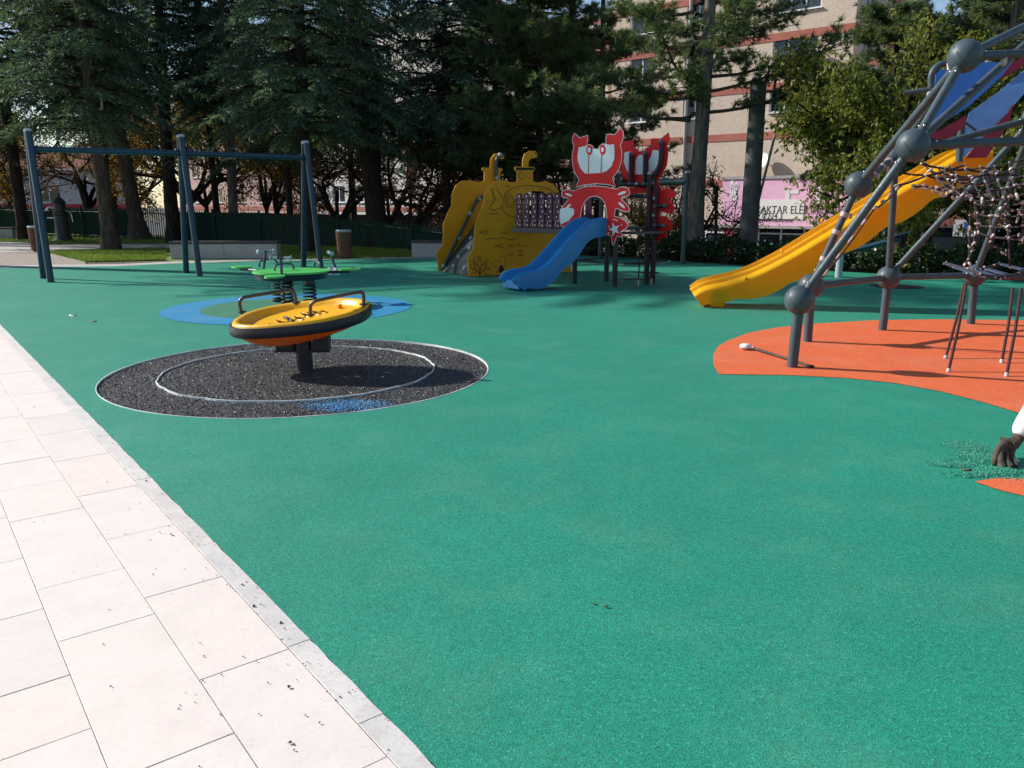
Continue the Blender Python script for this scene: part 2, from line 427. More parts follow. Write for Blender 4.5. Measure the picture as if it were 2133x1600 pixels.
    def build(s, name, mat, parent=None, smooth=True, bevel=0.0, label=None, kind=None, angle=35):
        off = wpos(parent) if parent is not None else Vector((0, 0, 0))
        me = bpy.data.meshes.new(name)
        me.from_pydata([tuple(v - off) for v in s.v], [], s.f); me.validate()
        if smooth:
            me.polygons.foreach_set('use_smooth', [True] * len(me.polygons))
            me.set_sharp_from_angle(angle=R(angle))
        me.update()
        o = link_mesh(name, me, mat, parent)
        if bevel:
            b = o.modifiers.new('bevel', 'BEVEL'); b.width = bevel; b.segments = 2; b.limit_method = 'ANGLE'; b.angle_limit = R(40)
        if label: o['label'] = label
        if kind: o['kind'] = kind
        return o

def smooth_pts(pts, n=4, closed=False):
    """Catmull-Rom"""
    pts = [Vector(p) for p in pts]; k = len(pts); out = []
    rng = range(k if closed else k - 1)
    for i in rng:
        p0 = pts[i - 1] if (i > 0 or closed) else pts[0]
        p1 = pts[i]; p2 = pts[(i + 1) % k]; p3 = pts[(i + 2) % k] if (i + 2 < k or closed) else pts[-1]
        for j in range(n):
            t = j / n
            out.append(0.5 * ((2 * p1) + (p2 - p0) * t + (2 * p0 - 5 * p1 + 4 * p2 - p3) * t * t + (3 * p1 - p0 - 3 * p2 + p3) * t ** 3))
    if not closed: out.append(pts[-1])
    return out
def circle(c, r, n=48, u=Vector((1, 0, 0)), w=Vector((0, 1, 0)), sx=1.0, sy=1.0):
    c = Vector(c)
    return [c + u * (math.cos(2 * math.pi * i / n) * r * sx) + w * (math.sin(2 * math.pi * i / n) * r * sy) for i in range(n)]
def copy_tree(o, parent=None):
    c = o.copy(); COL.objects.link(c); c.parent = parent
    for ch in list(o.children):
        copy_tree(ch, c)
    return c
def text_mesh(name, body, size, o, u, up, mat, parent, extrude=0.004, align='LEFT', sx=1.0):
    cu = bpy.data.curves.new(name, 'FONT'); cu.body = body; cu.size = size; cu.extrude = extrude; cu.align_x = align
    ob = bpy.data.objects.new(name, cu); COL.objects.link(ob)
    dg = bpy.context.evaluated_depsgraph_get()
    me = bpy.data.meshes.new_from_object(ob.evaluated_get(dg))
    bpy.data.objects.remove(ob)
    n = u.cross(up).normalized(); off = wpos(parent)
    for v in me.vertices:
        v.co = o + u * (v.co.x * sx) + up * v.co.y + n * v.co.z - off
    me.materials.clear(); me.name = name
    return link_mesh(name, me, mat, parent)

# ------------------------------------------------------------------ the setting: ground, street, lawn, paths
UP = Vector((0, 0, 1))
STREET_Z = -2.3
mb = MB(); mb.add([(-600, -300, STREET_Z - 0.004), (600, -300, STREET_Z - 0.004), (600, 900, STREET_Z - 0.004), (-600, 900, STREET_Z - 0.004)], [(0, 1, 2, 3)])
tag(mb.build('ground', 'soil', smooth=False), kind='structure')
mb = MB(); mb.add([(-200, 20, STREET_Z), (200, 20, STREET_Z), (200, 180, STREET_Z), (-200, 180, STREET_Z)], [(0, 1, 2, 3)])
tag(mb.build('street', 'asphalt', smooth=False), kind='structure')

edge_far = [G(0, 557), G(240, 554.5), G(352, 549), G(577, 543), G(920, 537), G(1190, 531)]
edge_right = [G(1480, 549), G(1700, 563), G(1960, 577), Vector((12.5, 13.2, 0)), Vector((16, 9.5, 0))]
D_P = Vector((-0.6130, 0.7901, 0)); N_P = Vector((-0.7901, -0.6130, 0))       # along the paving, away from the rubber
P0 = G(910, 1600)
def PT(t, s, z=0.0): return P0 + D_P * t + N_P * s + Vector((0, 0, z))
kerb_end = PT(21.0, 0)
park = [Vector((-70, -40, 0)), Vector((40, -40, 0)), Vector((40, 6, 0)), Vector((17.5, 10.2, 0)), Vector((13.2, 14.6, 0)), G(1960, 575) + Vector((0.9, 0.9, 0)), G(1480, 549) + Vector((0.9, 1.0, 0)),
        G(1190, 531) + Vector((0.4, 1.6, 0)), Vector((-2.0, 25.0, 0)), Vector((-9, 31.0, 0)), Vector((-24, 38.5, 0)), Vector((-70, 60, 0))]
mb = MB(); zz = -0.025
loop = [Vector((p.x, p.y, zz)) for p in park]
mb.plate(loop, UP, 0.0)
k = len(mb.v)
mb.add([p for p in loop] + [Vector((p.x, p.y, STREET_Z)) for p in loop], [(i, (i + 1) % len(loop), (i + 1) % len(loop) + len(loop), i + len(loop)) for i in range(len(loop))])
tag(mb.build('park_ground', 'soil', smooth=False), kind='structure')

# rubber playground floor with a round pit for the unfinished black base
RING_C = Vector((-1.87, 6.95, 0)); RING_R = 1.655; INNER_C = Vector((-1.90, 6.99, 0)); INNER_R = 1.19
BLUE_C = Vector((-3.19, 11.35, 0))
rub = [PT(-6, 0), Vector((20, -4, 0)), Vector((20, 6, 0))] + edge_right[::-1] + edge_far[::-1] + [kerb_end, PT(14, 0), PT(7, 0)]
mb = MB(); hole = circle(RING_C, RING_R, 96)
mb.plate(rub, UP, 0.0, [hole])
mb.add([p for p in hole] + [p - UP * 0.03 for p in hole], [(i, (i + 1) % 96, (i + 1) % 96 + 96, i + 96) for i in range(96)])
rf = tag(mb.build('rubber_floor', 'rubber_green', smooth=False), kind='structure')
mb = MB(); mb.plate(circle(RING_C - UP * 0.013, RING_R + 0.004, 96), UP, 0.0)
o = mb.build('black_granule_circle', 'rubber_black', smooth=False); tag(o, kind='structure')
# scatter of real granules on the black base
rng = np.random.default_rng(3)
def granules(name, mat, pts, size, parent=None, kind='stuff', label=None, cat=None, flat=0.7):
    n = len(pts); base = np.array([[1, 0, -0.35], [-0.5, 0.87, -0.35], [-0.5, -0.87, -0.35], [0.1, 0.05, 0.8]])
    v = np.zeros((n, 4, 3)); an = rng.uniform(0, 6.28, n); s = rng.uniform(0.6, 1.4, n) * size
    ca, sa = np.cos(an), np.sin(an); tl = rng.uniform(-0.6, 0.6, (n, 2))
    for k_ in range(4):
        x, y, z = base[k_] * rng.uniform(0.7, 1.3, (n, 3)).T if False else (base[k_, 0], base[k_, 1], base[k_, 2])
        v[:, k_, 0] = (ca * x - sa * y) * s; v[:, k_, 1] = (sa * x + ca * y) * s; v[:, k_, 2] = (z * flat + tl[:, 0] * x * 0.5 + tl[:, 1] * y * 0.5) * s + s * 0.3
    v += np.array(pts)[:, None, :]
    f = np.array([[0, 1, 3], [1, 2, 3], [2, 0, 3]])
    F = (np.arange(n)[:, None, None] * 4 + f[None]).reshape(-1, 3)
    me = bpy.data.meshes.new(name); me.from_pydata(v.reshape(-1, 3).tolist(), [], F.tolist()); me.update()
    o = link_mesh(name, me, mat, parent); tag(o, label, cat, kind=kind); return o
q = []
while len(q) < 12000:
    a = rng.uniform(-1, 1, 2)
    if a[0] ** 2 + a[1] ** 2 < 0.97: q.append((RING_C.x + a[0] * RING_R, RING_C.y + a[1] * RING_R, -0.013))
granules('black_granules', 'rubber_black', q, 0.0075, label='loose black rubber granules on the unfinished round base')
q = []
bc = G(725, 842)
for _ in range(2300):
    a = rng.normal(0, 1, 2)
    if np.hypot(*a) < 2.1: q.append((bc.x + a[0] * 0.17, bc.y + a[1] * 0.10, -0.010))
granules('blue_granules', 'rubber_blue', q, 0.0055, label='blue granules spilled on the near edge of the black circle')
for nm, c, r, w, z0, h in (('outer_trim_strip', RING_C, RING_R, 0.008, -0.02, 0.024), ('inner_trim_strip', INNER_C, INNER_R, 0.0085, -0.02, 0.022)):
    mb = MB(); n = 128
    wob = lambda i: 0.006 * math.sin(i * 0.7) + 0.004 * math.sin(i * 1.9 + 1)
    vs = []
    for i in range(n):
        a = 2 * math.pi * i / n; d = Vector((math.cos(a), math.sin(a), 0)); rr = r + (wob(i) if 'inner' in nm else 0)
        for (q_, z) in ((rr - w / 2, z0), (rr - w / 2, z0 + h), (rr + w / 2, z0 + h), (rr + w / 2, z0)):
            vs.append(Vector((c.x, c.y, 0)) + d * q_ + UP * z)
    fs = []
    for i in range(n):
        j = (i + 1) % n
        for k in range(3): fs.append((i * 4 + k, j * 4 + k, j * 4 + k + 1, i * 4 + k + 1))
    mb.add(vs, fs)
    o = mb.build('trim_strip', 'strip_white', smooth=False)
    tag(o, 'thin white strip around the rim of the black circle' if 'outer' in nm else 'thin white ring lying inside the black circle', 'edging strip')
# blue ring
def ring_sheet(name, c, r0, r1, z, mat, label=None):
    mb = MB(); n = 96; c = Vector(c)
    a = circle(c + UP * z, r0, n); b = circle(c + UP * z, r1, n)
    mb.add(a + b, [(i, (i + 1) % n, (i + 1) % n + n, i + n) for i in range(n)])
    return tag(mb.build(name, mat, smooth=False), label, kind='structure')
ring_sheet('blue_rubber_ring', BLUE_C, 1.22, 1.73, 0.004, 'rubber_blue')
mb = MB(); mb.plate(circle(BLUE_C + UP * 0.004, 1.219, 64), UP, 0.0); tag(mb.build('olive_rubber_circle', 'rubber_olive', smooth=False), kind='structure')
far_c = G(1290, 543)
ring_sheet('far_white_ring', far_c, 1.28, 1.34, 0.004, 'strip_white'); ring_sheet('far_black_ring', far_c, 0.75, 1.1, 0.004, 'rubber_black')
mb = MB(); mb.plate(circle(G(1868, 597) + UP * 0.004, 0.45, 48), UP, 0.0); tag(mb.build('dark_floor_circle', 'rubber_black', smooth=False), kind='structure')  # flat dark disc on the floor
# orange rubber areas
org = [G(*p, z=0.004) for p in ((1497, 779), (1486, 760), (1486, 738), (1495, 722), (1515, 710), (1560, 693), (1620, 682), (1700, 674), (1820, 667), (1960, 665), (2133, 667), (2300, 672))]
org += [Vector((8.0, 8.2, 0.004)), Vector((7.5, 5.6, 0.004))] + [G(*p, z=0.004) for p in ((2400, 960), (2250, 905), (2133, 863), (2050, 838), (1960, 815), (1860, 797), (1760, 787), (1640, 781), (1550, 780))]
mb = MB(); mb.plate(org, UP, 0.0); tag(mb.build('orange_rubber_area', 'rubber_orange', smooth=False), kind='structure')
org2 = [G(*p, z=0.004) for p in ((2030, 1003), (2080, 995), (2133, 983), (2300, 950), (2500, 960), (2500, 1110), (2300, 1075), (2133, 1033), (2080, 1020))]
mb = MB(); mb.plate(org2, UP, 0.0); tag(mb.build('orange_rubber_tongue', 'rubber_orange', smooth=False), kind='structure')

# paving of pale stone slabs: each slab and kerbstone a piece of its own
pv = empty('paving', PT(4, 1.5, -0.05)); pv['kind'] = 'structure'
mb = MB(); mb.plate([PT(-6, 0.02, -0.0013), PT(-6, 9, -0.0013), PT(21, 9, -0.0013), PT(21, 0.02, -0.0013)], UP, 0.0)
mb.build('bedding', 'joint_sand', pv, smooth=False)
def slab(nm, t0, t1, s0, s1, mat, parent, z=0.0, g=0.0010, chip=0.0):
    mb = MB(); e = 0.0014
    z = z + random.uniform(-0.0007, 0.0007)
    a = [(t0 + g, s0 + g), (t1 - g, s0 + g), (t1 - g, s1 - g), (t0 + g, s1 - g)]
    if chip:
        n = 10; a = [(t0 + g + (t1 - t0 - 2 * g) * i / n, s0 + random.uniform(-chip, chip)) for i in range(n + 1)] + [(t1 - g, s1 - g), (t0 + g, s1 - g)]
    cx = sum(p[0] for p in a) / len(a); cs = (s0 + s1) / 2
    k = len(a); top = [PT(cx + (p[0] - cx) * (1 - 2 * e / (t1 - t0)), cs + (p[1] - cs) * (1 - 2 * e / (s1 - s0)), z) for p in a]
    mid = [PT(p[0], p[1], z - 0.0012) for p in a]; low = [PT(p[0], p[1], z - 0.05) for p in a]
    fs = [tuple(range(k))[::-1]]
    for i in range(k):
        j = (i + 1) % k; fs += [(i, j, j + k, i + k), (i + k, j + k, j + 2 * k, i + 2 * k)]
    mb.add(top + mid + low, fs)
    off = wpos(parent)
    me = bpy.data.meshes.new(nm); me.from_pydata([tuple(v - off) for v in mb.v], [], mb.f); me.update()
    import bmesh
    b = bmesh.new(); b.from_mesh(me); bmesh.ops.recalc_face_normals(b, faces=b.faces); b.to_mesh(me); b.free()
    return link_mesh(nm, me, mat, parent)
cols = [(0.0802, 0.372), (0.372, 0.685), (0.685, 1.0), (1.0, 1.31), (1.31, 1.63), (1.63, 1.94), (1.94, 2.25), (2.25, 2.56), (2.56, 2.9), (2.9, 3.2)]
first = {0: [-0.55, 0.12, 0.79, 1.46, 2.13, 2.80, 3.5], 1: [-0.4, 0.47, 1.31, 1.78, 2.62, 3.13, 3.64], 2: [-0.32, 0.22, 0.74, 1.07, 1.60, 2.14, 2.7]}
for ci, (s0, s1) in enumerate(cols):
    ts = list(first.get(ci, [-0.4 + 0.13 * ci]))
    while ts[0] > -2.6: ts.insert(0, ts[0] - (0.5, 0.67, 0.84)[(ci + len(ts)) % 3])
    while ts[-1] < (15 if ci < 4 else 16): ts.append(ts[-1] + random.choice((0.5, 0.52, 0.67, 0.84)))
    for t0, t1 in zip(ts[:-1], ts[1:]):
        # keep only slabs in view
        m = PT((t0 + t1) / 2, (s0 + s1) / 2)
        if m.y < -0.6 or m.x < -0.95 * max(m.y, 0.0) - 1.9: continue
        slab('slab', t0, t1, s0, s1, 'tile', pv)
ks = [-2.7, -1.65, -0.6, 0.29, 0.80, 1.81, 2.88, 3.9, 5.05, 6.1, 7.14]
while ks[-1] < 20: ks.append(ks[-1] + 1.05)
for a, b in zip(ks[:-1], ks[1:]): slab('kerbstone', a, b, 0.0, 0.080, 'kerbstone', pv, 0.0012, 0.0010, 0.003)
mb = MB(); mb.plate([PT(-6, 3.2, -0.001), PT(-6, 9, -0.001), PT(21, 9, -0.001), PT(21, 3.2, -0.001)], UP, 0.0)
mb.build('far_paving', 'tile', pv, smooth=False)
# grit and bits of leaf on the slabs
q = []
for _ in range(80):
    t = abs(rng.normal(0.9, 1.3)); s = abs(rng.normal(0, 0.28)); p = PT(t, s + 0.02); q.append((p.x, p.y, 0.003))
for _ in range(60):
    p = PT(rng.uniform(-0.3, 6), rng.uniform(0.0, 0.12)); q.append((p.x, p.y, 0.005))
granules('grit', 'debris', q, 0.0032, label='dark grit and bits of leaf scattered on the pale slabs')
q = []
for px, py in ((355, 1116), (500, 1222), (232, 1432), (308, 1003), (588, 1300), (668, 1508), (525, 1265), (600, 1434), (600, 1550), (70, 848), (1240, 1260)):
    p = G(px, py); q += [(p.x + rng.normal(0, 0.004), p.y + rng.normal(0, 0.004), 0.004) for _ in range(1)]
granules('leaf_crumbs', 'debris', q, 0.0065, label='a few larger crumbs of dry leaf on the slabs')

# border strip, lawns, path, cobbled corner
def sheet(name, pts, z, mat): 
    mb = MB(); mb.plate([Vector((p.x, p.y, z)) for p in pts], UP, 0.0); return tag(mb.build(name, mat, smooth=False), kind='structure')
far2 = [p + Vector((-0.25, 0.75, 0)) for p in edge_far]
sheet('border_path', [p for p in edge_far] + far2[::-1], -0.004, 'path')
sheet('cobbled_corner', [G(-300, 575), G(0, 556.6), G(178, 555), G(178, 545), G(100, 526), G(60, 524), G(-300, 530)], -0.008, 'pavers')
lawn_a = [far2[1] + Vector((1.5, 0.1, 0)), far2[2], far2[3], far2[4], Vector((-2.2, 24.4, 0)), Vector((-5, 26.6, 0)), G(345, 517), G(230, 521), G(128, 524), G(100, 527)]
sheet('lawn', [G(176, 545), G(345, 541)] + far2[2:5] + [Vector((-2.4, 24.4, 0)), G(850, 521), G(760, 516), G(580, 512), G(345, 516.5), G(230, 520), G(118, 523.5), G(102, 527)], -0.003, 'lawn')
sheet('park_path', [G(-200, 527), G(60, 524.5), G(118, 523.2), G(230, 519.8), G(345, 516.2), G(580, 511.8), G(760, 515.6), G(850, 520), G(760, 509), G(600, 504.5), G(345, 507.5), G(200, 508), G(115, 509.5), G(30, 503), G(-200, 500)], -0.010, 'path')
sheet('far_lawn', [G(-300, 499), G(30, 502.5), G(115, 509), G(200, 507.5), G(345, 507), G(600, 504), G(760, 508), Vector((-5.0, 28.6, 0)), Vector((-9, 30.8, 0)), Vector((-24, 38.2, 0)), Vector((-50, 50, 0)), Vector((-50, 40, 0))], -0.006, 'lawn')
# grass blades on the lawns nearest to the camera
def grass(name, poly_px, n, h, label):
    pts = [G(*p) for p in poly_px]
    x0, x1 = min(p.x for p in pts), max(p.x for p in pts); y0, y1 = min(p.y for p in pts), max(p.y for p in pts)
    def inside(x, y):
        c = False; j = len(pts) - 1
        for i in range(len(pts)):
            a, b = pts[i], pts[j]
            if (a.y > y) != (b.y > y) and x < (b.x - a.x) * (y - a.y) / (b.y - a.y) + a.x: c = not c
            j = i
        return c
    V = []; F = []
    while len(F) < n:
        x, y = random.uniform(x0, x1), random.uniform(y0, y1)
        if not inside(x, y): continue
        a = random.uniform(0, 6.28); hh = h * random.uniform(0.5, 1.3); w = 0.012
        k_ = len(V); dx, dy = math.cos(a) * w, math.sin(a) * w; lx, ly = random.gauss(0, hh * 0.45), random.gauss(0, hh * 0.45)
        V += [(x - dx, y - dy, -0.003), (x + dx, y + dy, -0.003), (x + lx, y + ly, hh)]; F.append((k_, k_ + 1, k_ + 2))
    me = bpy.data.meshes.new(name); me.from_pydata(V, [], F); me.update()
    return tag(link_mesh(name, me, 'grass_blade'), label, kind='stuff')
grass('grass', ((178, 545), (345, 541), (345, 518), (230, 521), (118, 524.5), (104, 527)), 16000, 0.07, 'mown grass of the small lawn beside the cobbled corner')
grass('grass', ((580, 541), (860, 536), (850, 521), (760, 516), (582, 513)), 12000, 0.07, 'mown grass of the strip around the litter bin')
grass('grass', ((-50, 500), (120, 508), (345, 506), (345, 492), (100, 484), (-50, 470)), 16000, 0.09, 'mown grass beyond the park path on the left')
q = [(G(px, py).x, G(px, py).y, 0.01) for px, py in [(random.uniform(120, 340), random.uniform(524, 542)) for _ in range(40)] + [(random.uniform(590, 850), random.uniform(518, 536)) for _ in range(40)]]
granules('dry_leaves', 'leaf_dry', q, 0.035, label='dry leaves fallen on the grass', flat=0.3)

# ------------------------------------------------------------------ swing frames (no seats hung yet)
def swing(name, frames, splay, top, beam_z, mat, r, label):
    root = empty(name, (frames[0].x, frames[0].y, 0), label, 'swing frame', 'swing frames without seats')
    for i, c in enumerate(frames):
        for s in (-1, 1):
            b = c + splay * (0.5 * s); t = c + splay * (0.055 * s) + UP * top
            d = (t - b).normalized()
            mb = MB(); mb.tube([b, t], r, 20); leg = mb.build('leg', mat, root)
            mb = MB(); mb.lathe([(r + 0.004, -0.035), (r + 0.004, 0.006), (r * 0.8, 0.022), (r * 0.3, 0.028)], t, 20, d); mb.build('cap', 'cap_grey', leg)
            mb = MB(); mb.lathe([(r + 0.02, 0.0), (r + 0.018, 0.008)], b, 20); mb.build('base_collar', mat, leg)
    for a, b in zip(frames[:-1], frames[1:]):
        d = (b - a).normalized()
        mb = MB(); mb.tube([a + d * 0.02 + UP * beam_z, b - d * 0.02 + UP * beam_z], r * 0.9, 20); bm = mb.build('beam', mat, root)
        for e, sg in ((a, 1), (b, -1)):
            mb = MB(); mb.lathe([(r * 1.15, 0), (r * 1.15, 0.05)], e + d * sg * 0.075 + UP * beam_z, 20, d * sg); mb.build('flange', mat, bm)
    return root
fr = [Vector((-9.07, 15.52, 0)), Vector((-6.73, 16.80, 0)), Vector((-4.62, 18.45, 0))]
swing('swing_frame', fr, Vector((0.60, -0.80, 0)), 2.80, 2.46, 'pipe_teal', 0.062, 'empty teal double swing frame at the left edge of the playground')
fr2 = [Vector((4.20, 19.66, 0)), Vector((2.37, 21.55, 0))]
r2 = empty('swing_frame', fr2[0], 'empty grey green swing frame behind the red play tower', 'swing frame', 'swing frames without seats')
for c in fr2:
    mb = MB(); mb.tube([c, c + UP * 2.2], 0.06, 18); pst = mb.build('leg', 'pipe_teal_far', r2)
    mb = MB(); mb.lathe([(0.066, -0.03), (0.066, 0.0), (0.05, 0.02), (0.02, 0.03)], c + UP * 2.2, 18); mb.build('cap', 'cap_grey', pst)
mb = MB(); mb.tube([fr2[0] + UP * 1.98, fr2[1] + UP * 1.98], 0.085, 18); mb.build('beam', 'pipe_teal_far', r2)

# ------------------------------------------------------------------ yellow spinning dish on its post
DC = Vector((-1.87, 7.0, 0.0))
sp = empty('spinning_dish', DC, 'yellow spinning dish with dark rubber band and handrails, on a post in the black circle', 'spinner')
def dish_pt(a, k, dz):
    ca, sa = math.cos(a), math.sin(a); e = 2 / 2.5
    x = 0.600 * math.copysign(abs(ca) ** e, ca); y = 0.435 * math.copysign(abs(sa) ** e, sa)
    if x > 0: y *= 1 - 0.10 * (x / 0.6) ** 2
    # plan is turned a little
    th = R(-7); X = x * math.cos(th) - y * math.sin(th); Y = x * math.sin(th) + y * math.cos(th)
    rim = 0.495 + 0.066 * X / 0.6 + 0.044 * Y / 0.43
    return DC + Vector((X * k, Y * k, rim - (1 - k) * 0.02 + dz))
def loft(profile, n=72, flip=False):
    mb = MB(); vs = [dish_pt(2 * math.pi * j / n, k, z) for k, z in profile for j in range(n)]; fs = []
    for i in range(len(profile) - 1):
        for j in range(n):
            q_ = (i * n + j, i * n + (j + 1) % n, (i + 1) * n + (j + 1) % n, (i + 1) * n + j); fs.append(q_[::-1] if flip else q_)
    mb.add(vs, fs); return mb
shell = loft([(1.0, -0.015), (0.995, 0.012), (0.97, 0.030), (0.93, 0.034), (0.90, 0.028), (0.87, 0.016), (0.845, -0.004), (0.825, -0.020), (0.80, -0.028), (0.77, -0.030)], flip=True).build('shell', 'plastic_yellow', sp, angle=60)
# floor with open slots
fl = [dish_pt(2 * math.pi * j / 72, 0.77, -0.030) for j in range(72)]
fc = sum(fl, Vector()) / 72
ex = (fl[0] - fc).normalized(); fn = ex.cross((fl[18] - fc).normalized()).normalized(); ey = fn.cross(ex)
slots = []; sd = (ex * 0.62 - ey * 0.78).normalized(); sl = (ex * 0.78 + ey * 0.62).normalized()
for k, (o1, o2, L) in enumerate(((-0.22, 0.02, 0.07), (-0.13, -0.02, 0.085), (0.04, 0.03, 0.09), (0.13, -0.03, 0.10), (0.23, 0.02, 0.075), (0.30, 0.05, 0.05))):
    c = fc + sl * (o1 * 0.9 - 0.06) + sd * (o2 - 0.05)
    slots.append([c + sd * (L * math.cos(2 * math.pi * j / 16)) + sl * (0.021 * math.sin(2 * math.pi * j / 16)) for j in range(16)])
mb = MB(); mb.plate(fl, fn, 0.0, slots); mb.build('floor', 'plastic_yellow', sp, smooth=False)
mb = MB()
for s_ in slots:
    n = len(s_); c = sum(s_, Vector()) / n
    up_ = [c + (p - c) * 1.35 + fn * 0.0015 for p in s_]; md = [c + (p - c) * 1.15 + fn * 0.010 for p in s_]; dn = [p + fn * 0.001 for p in s_]; lo_ = [p - fn * 0.04 for p in s_]
    mb.add(up_ + md + dn, [(r_ * n + i, r_ * n + (i + 1) % n, (r_ + 1) * n + (i + 1) % n, (r_ + 1) * n + i) for r_ in range(2) for i in range(n)])
mb.build('slot_rim', 'plastic_yellow', sp, kind='stuff')
c = fc + sl * -0.10 + sd * -0.05 + fn * 0.012
mb = MB(); mb.box(c, (0.25, 0.034, 0.010), (sd, sl, fn)); pl = mb.build('clamp_bar', 'pipe_dark', sp, bevel=0.004)
for s in (-0.06, 0.07):
    mb = MB(); mb.ball(c + sd * s + fn * 0.006, 0.009, 10, 6); mb.build('bolt', 'bolt', pl)
c = fc + sl * 0.36 + sd * 0.02
mb = MB(); mb.lathe([(0.02, 0), (0.018, 0.03), (0.008, 0.036)], c, 14, fn); mb.build('drain_plug', 'plug_and_bounce_orange', sp)
loft([(1.005, 0.004), (1.03, 0.0), (1.038, -0.03), (1.036, -0.075), (1.01, -0.088), (0.98, -0.088)]).build('rubber_band', 'pipe_dark', sp, angle=50)
loft([(1.0, -0.07), (0.93, -0.095), (0.80, -0.135), (0.62, -0.165), (0.45, -0.175)], flip=False).build('underside', 'plug_and_bounce_orange', sp, angle=60)  # yellow bowl coloured orange for the light shining through and bouncing up
def rail(feet, h, lean, name='handrail'):
    a, b = feet; d = (b - a).normalized(); up = (UP + lean).normalized()
    pts = [a - UP * 0.02, a + up * (h * 0.65) - d * 0.005, a + up * (h * 0.93) + d * 0.025, a + up * h + d * 0.07, b + up * h - d * 0.06, b + up * (h * 0.93) - d * 0.02, b + up * (h * 0.65), b - UP * 0.02]
    mb = MB(); mb.tube(smooth_pts(pts, 5), 0.0155, 14); h_ = mb.build(name, 'steel_bronze', sp)
    for p in (a, b):
        mb = MB(); mb.lathe([(0.036, -0.004), (0.036, 0.006), (0.02, 0.010)], p, 14); mb.build('foot_plate', 'pipe_dark', h_)
rail((G(504, 650, 0.515), G(617, 631, 0.57)), 0.125, Vector((-0.12, 0, 0)))
rail((G(648, 656, 0.515), G(757, 634, 0.60)), 0.115, Vector((0.05, 0, 0)))
mb = MB(); mb.tube([DC - UP * 0.013, DC + UP * 0.42], 0.073, 24); mb.build('post', 'pipe_dark', sp)
mb = MB(); mb.lathe([(0.082, 0.165), (0.082, 0.185)], DC, 24); mb.build('post_collar', 'pipe_dark', sp)
for s in (-1, 1):
    x0 = DC.x + s * 0.078
    prof = [Vector((x0, DC.y, 0.165)), Vector((DC.x + s * 0.235, DC.y, 0.165)), Vector((DC.x + s * 0.245, DC.y, 0.345)), Vector((DC.x + s * 0.13, DC.y, 0.345)), Vector((x0, DC.y, 0.22))]
    mb = MB(); mb.plate(prof, Vector((0, 1, 0)), 0.10); mb.build('gusset', 'pipe_dark', sp, smooth=False, bevel=0.004)
mb = MB(); mb.box(DC + Vector((0, -0.06, 0.17)), (0.50, 0.02, 0.016)); mb.build('cross_bar', 'pipe_dark', sp, bevel=0.003)

# ------------------------------------------------------------------ green spring rocker
RC = Vector((-3.20, 11.55, 0)); RZ = 0.50
rk = empty('spring_rocker', RC, 'green round spring rocker with leaf seats and T handles, inside the blue ring', 'spring rocker')
def leaf_board(c, rx, ry, z, ang, name, taper=0.25):
    pts = []
    for i in range(40):
        a = 2 * math.pi * i / 40; x = math.cos(a) * rx; y = math.sin(a) * ry * (1 - taper * math.cos(a))
        pts.append(Vector((c.x + x * math.cos(ang) - y * math.sin(ang), c.y + x * math.sin(ang) + y * math.cos(ang), z)))
    mb = MB(); mb.plate(pts, UP, 0.022); return mb.build(name, 'board_green', rk, smooth=False, bevel=0.006)
leaf_board(RC, 0.545, 0.52, RZ, 0, 'platform', 0.0)
mb = MB(); mb.lathe([(0.50, -0.10), (0.52, -0.012)], RC + UP * RZ, 40, caps=True); mb.build('platform_frame', 'pipe_dark', rk)
seats = [(G(502, 557, RZ), R(160)), (G(570, 577, RZ + 0.0), R(-100)), (G(728, 561.5, RZ), R(10))]
poles_ = [(G(549, 557, RZ), 0.26, Vector((0.05, 0, 0))), (G(587, 573, RZ), 0.25, Vector((0, 0, 0))), (G(700, 559, RZ), 0.25, Vector((-0.075, 0, 0)))]
for (c, an), (pb, h, ln) in zip(seats, poles_):
    s_ = leaf_board(c, 0.165, 0.125, RZ + 0.004, an, 'seat')
    d = (RC - c); d.z = 0; d.normalize(); d2 = Vector((-d.y, d.x, 0))
    mb = MB(); mb.tube([Vector((c.x, c.y, RZ - 0.03)), Vector((c.x, c.y, RZ - 0.03)) + d * 0.45], 0.022, 12); mb.build('arm', 'pipe_dark', rk)
    b = Vector((pb.x, pb.y, RZ - 0.02)); t = b + ln + UP * h
    mb = MB(); mb.tube([b, t], 0.020, 12); hp = mb.build('handle_post', 'pipe_grey', rk)
    mb = MB(); mb.tube([t - d2 * 0.13, t + d2 * 0.13], 0.013, 10)
    mb.build('handle_bar', 'pipe_grey', hp)
    for sg in (-1, 1):
        mb = MB(); mb.tube([t + d2 * sg * 0.045, t + d2 * sg * 0.135], 0.019, 12); mb.lathe([(0.034, 0), (0.034, 0.012), (0.02, 0.02)], t + d2 * sg * 0.132, 14, d2 * sg); mb.build('hand_grip', 'cap_grey', hp)
for a, b in ((G(541, 556, RZ), G(577, 553, RZ)), (G(573, 566, RZ), G(611, 563, RZ)), (G(656, 558, RZ), G(667, 561, RZ))):
    a.z = b.z = RZ
    m_ = (a + b) / 2; h = 0.10
    mb = MB(); mb.tube(smooth_pts([a, a + UP * h * 0.6, m_ + (a - m_) * 0.6 + UP * h, m_ + (b - m_) * 0.6 + UP * h, b + UP * h * 0.6, b], 5), 0.015, 12); mb.build('foot_hoop', 'pipe_grey', rk)
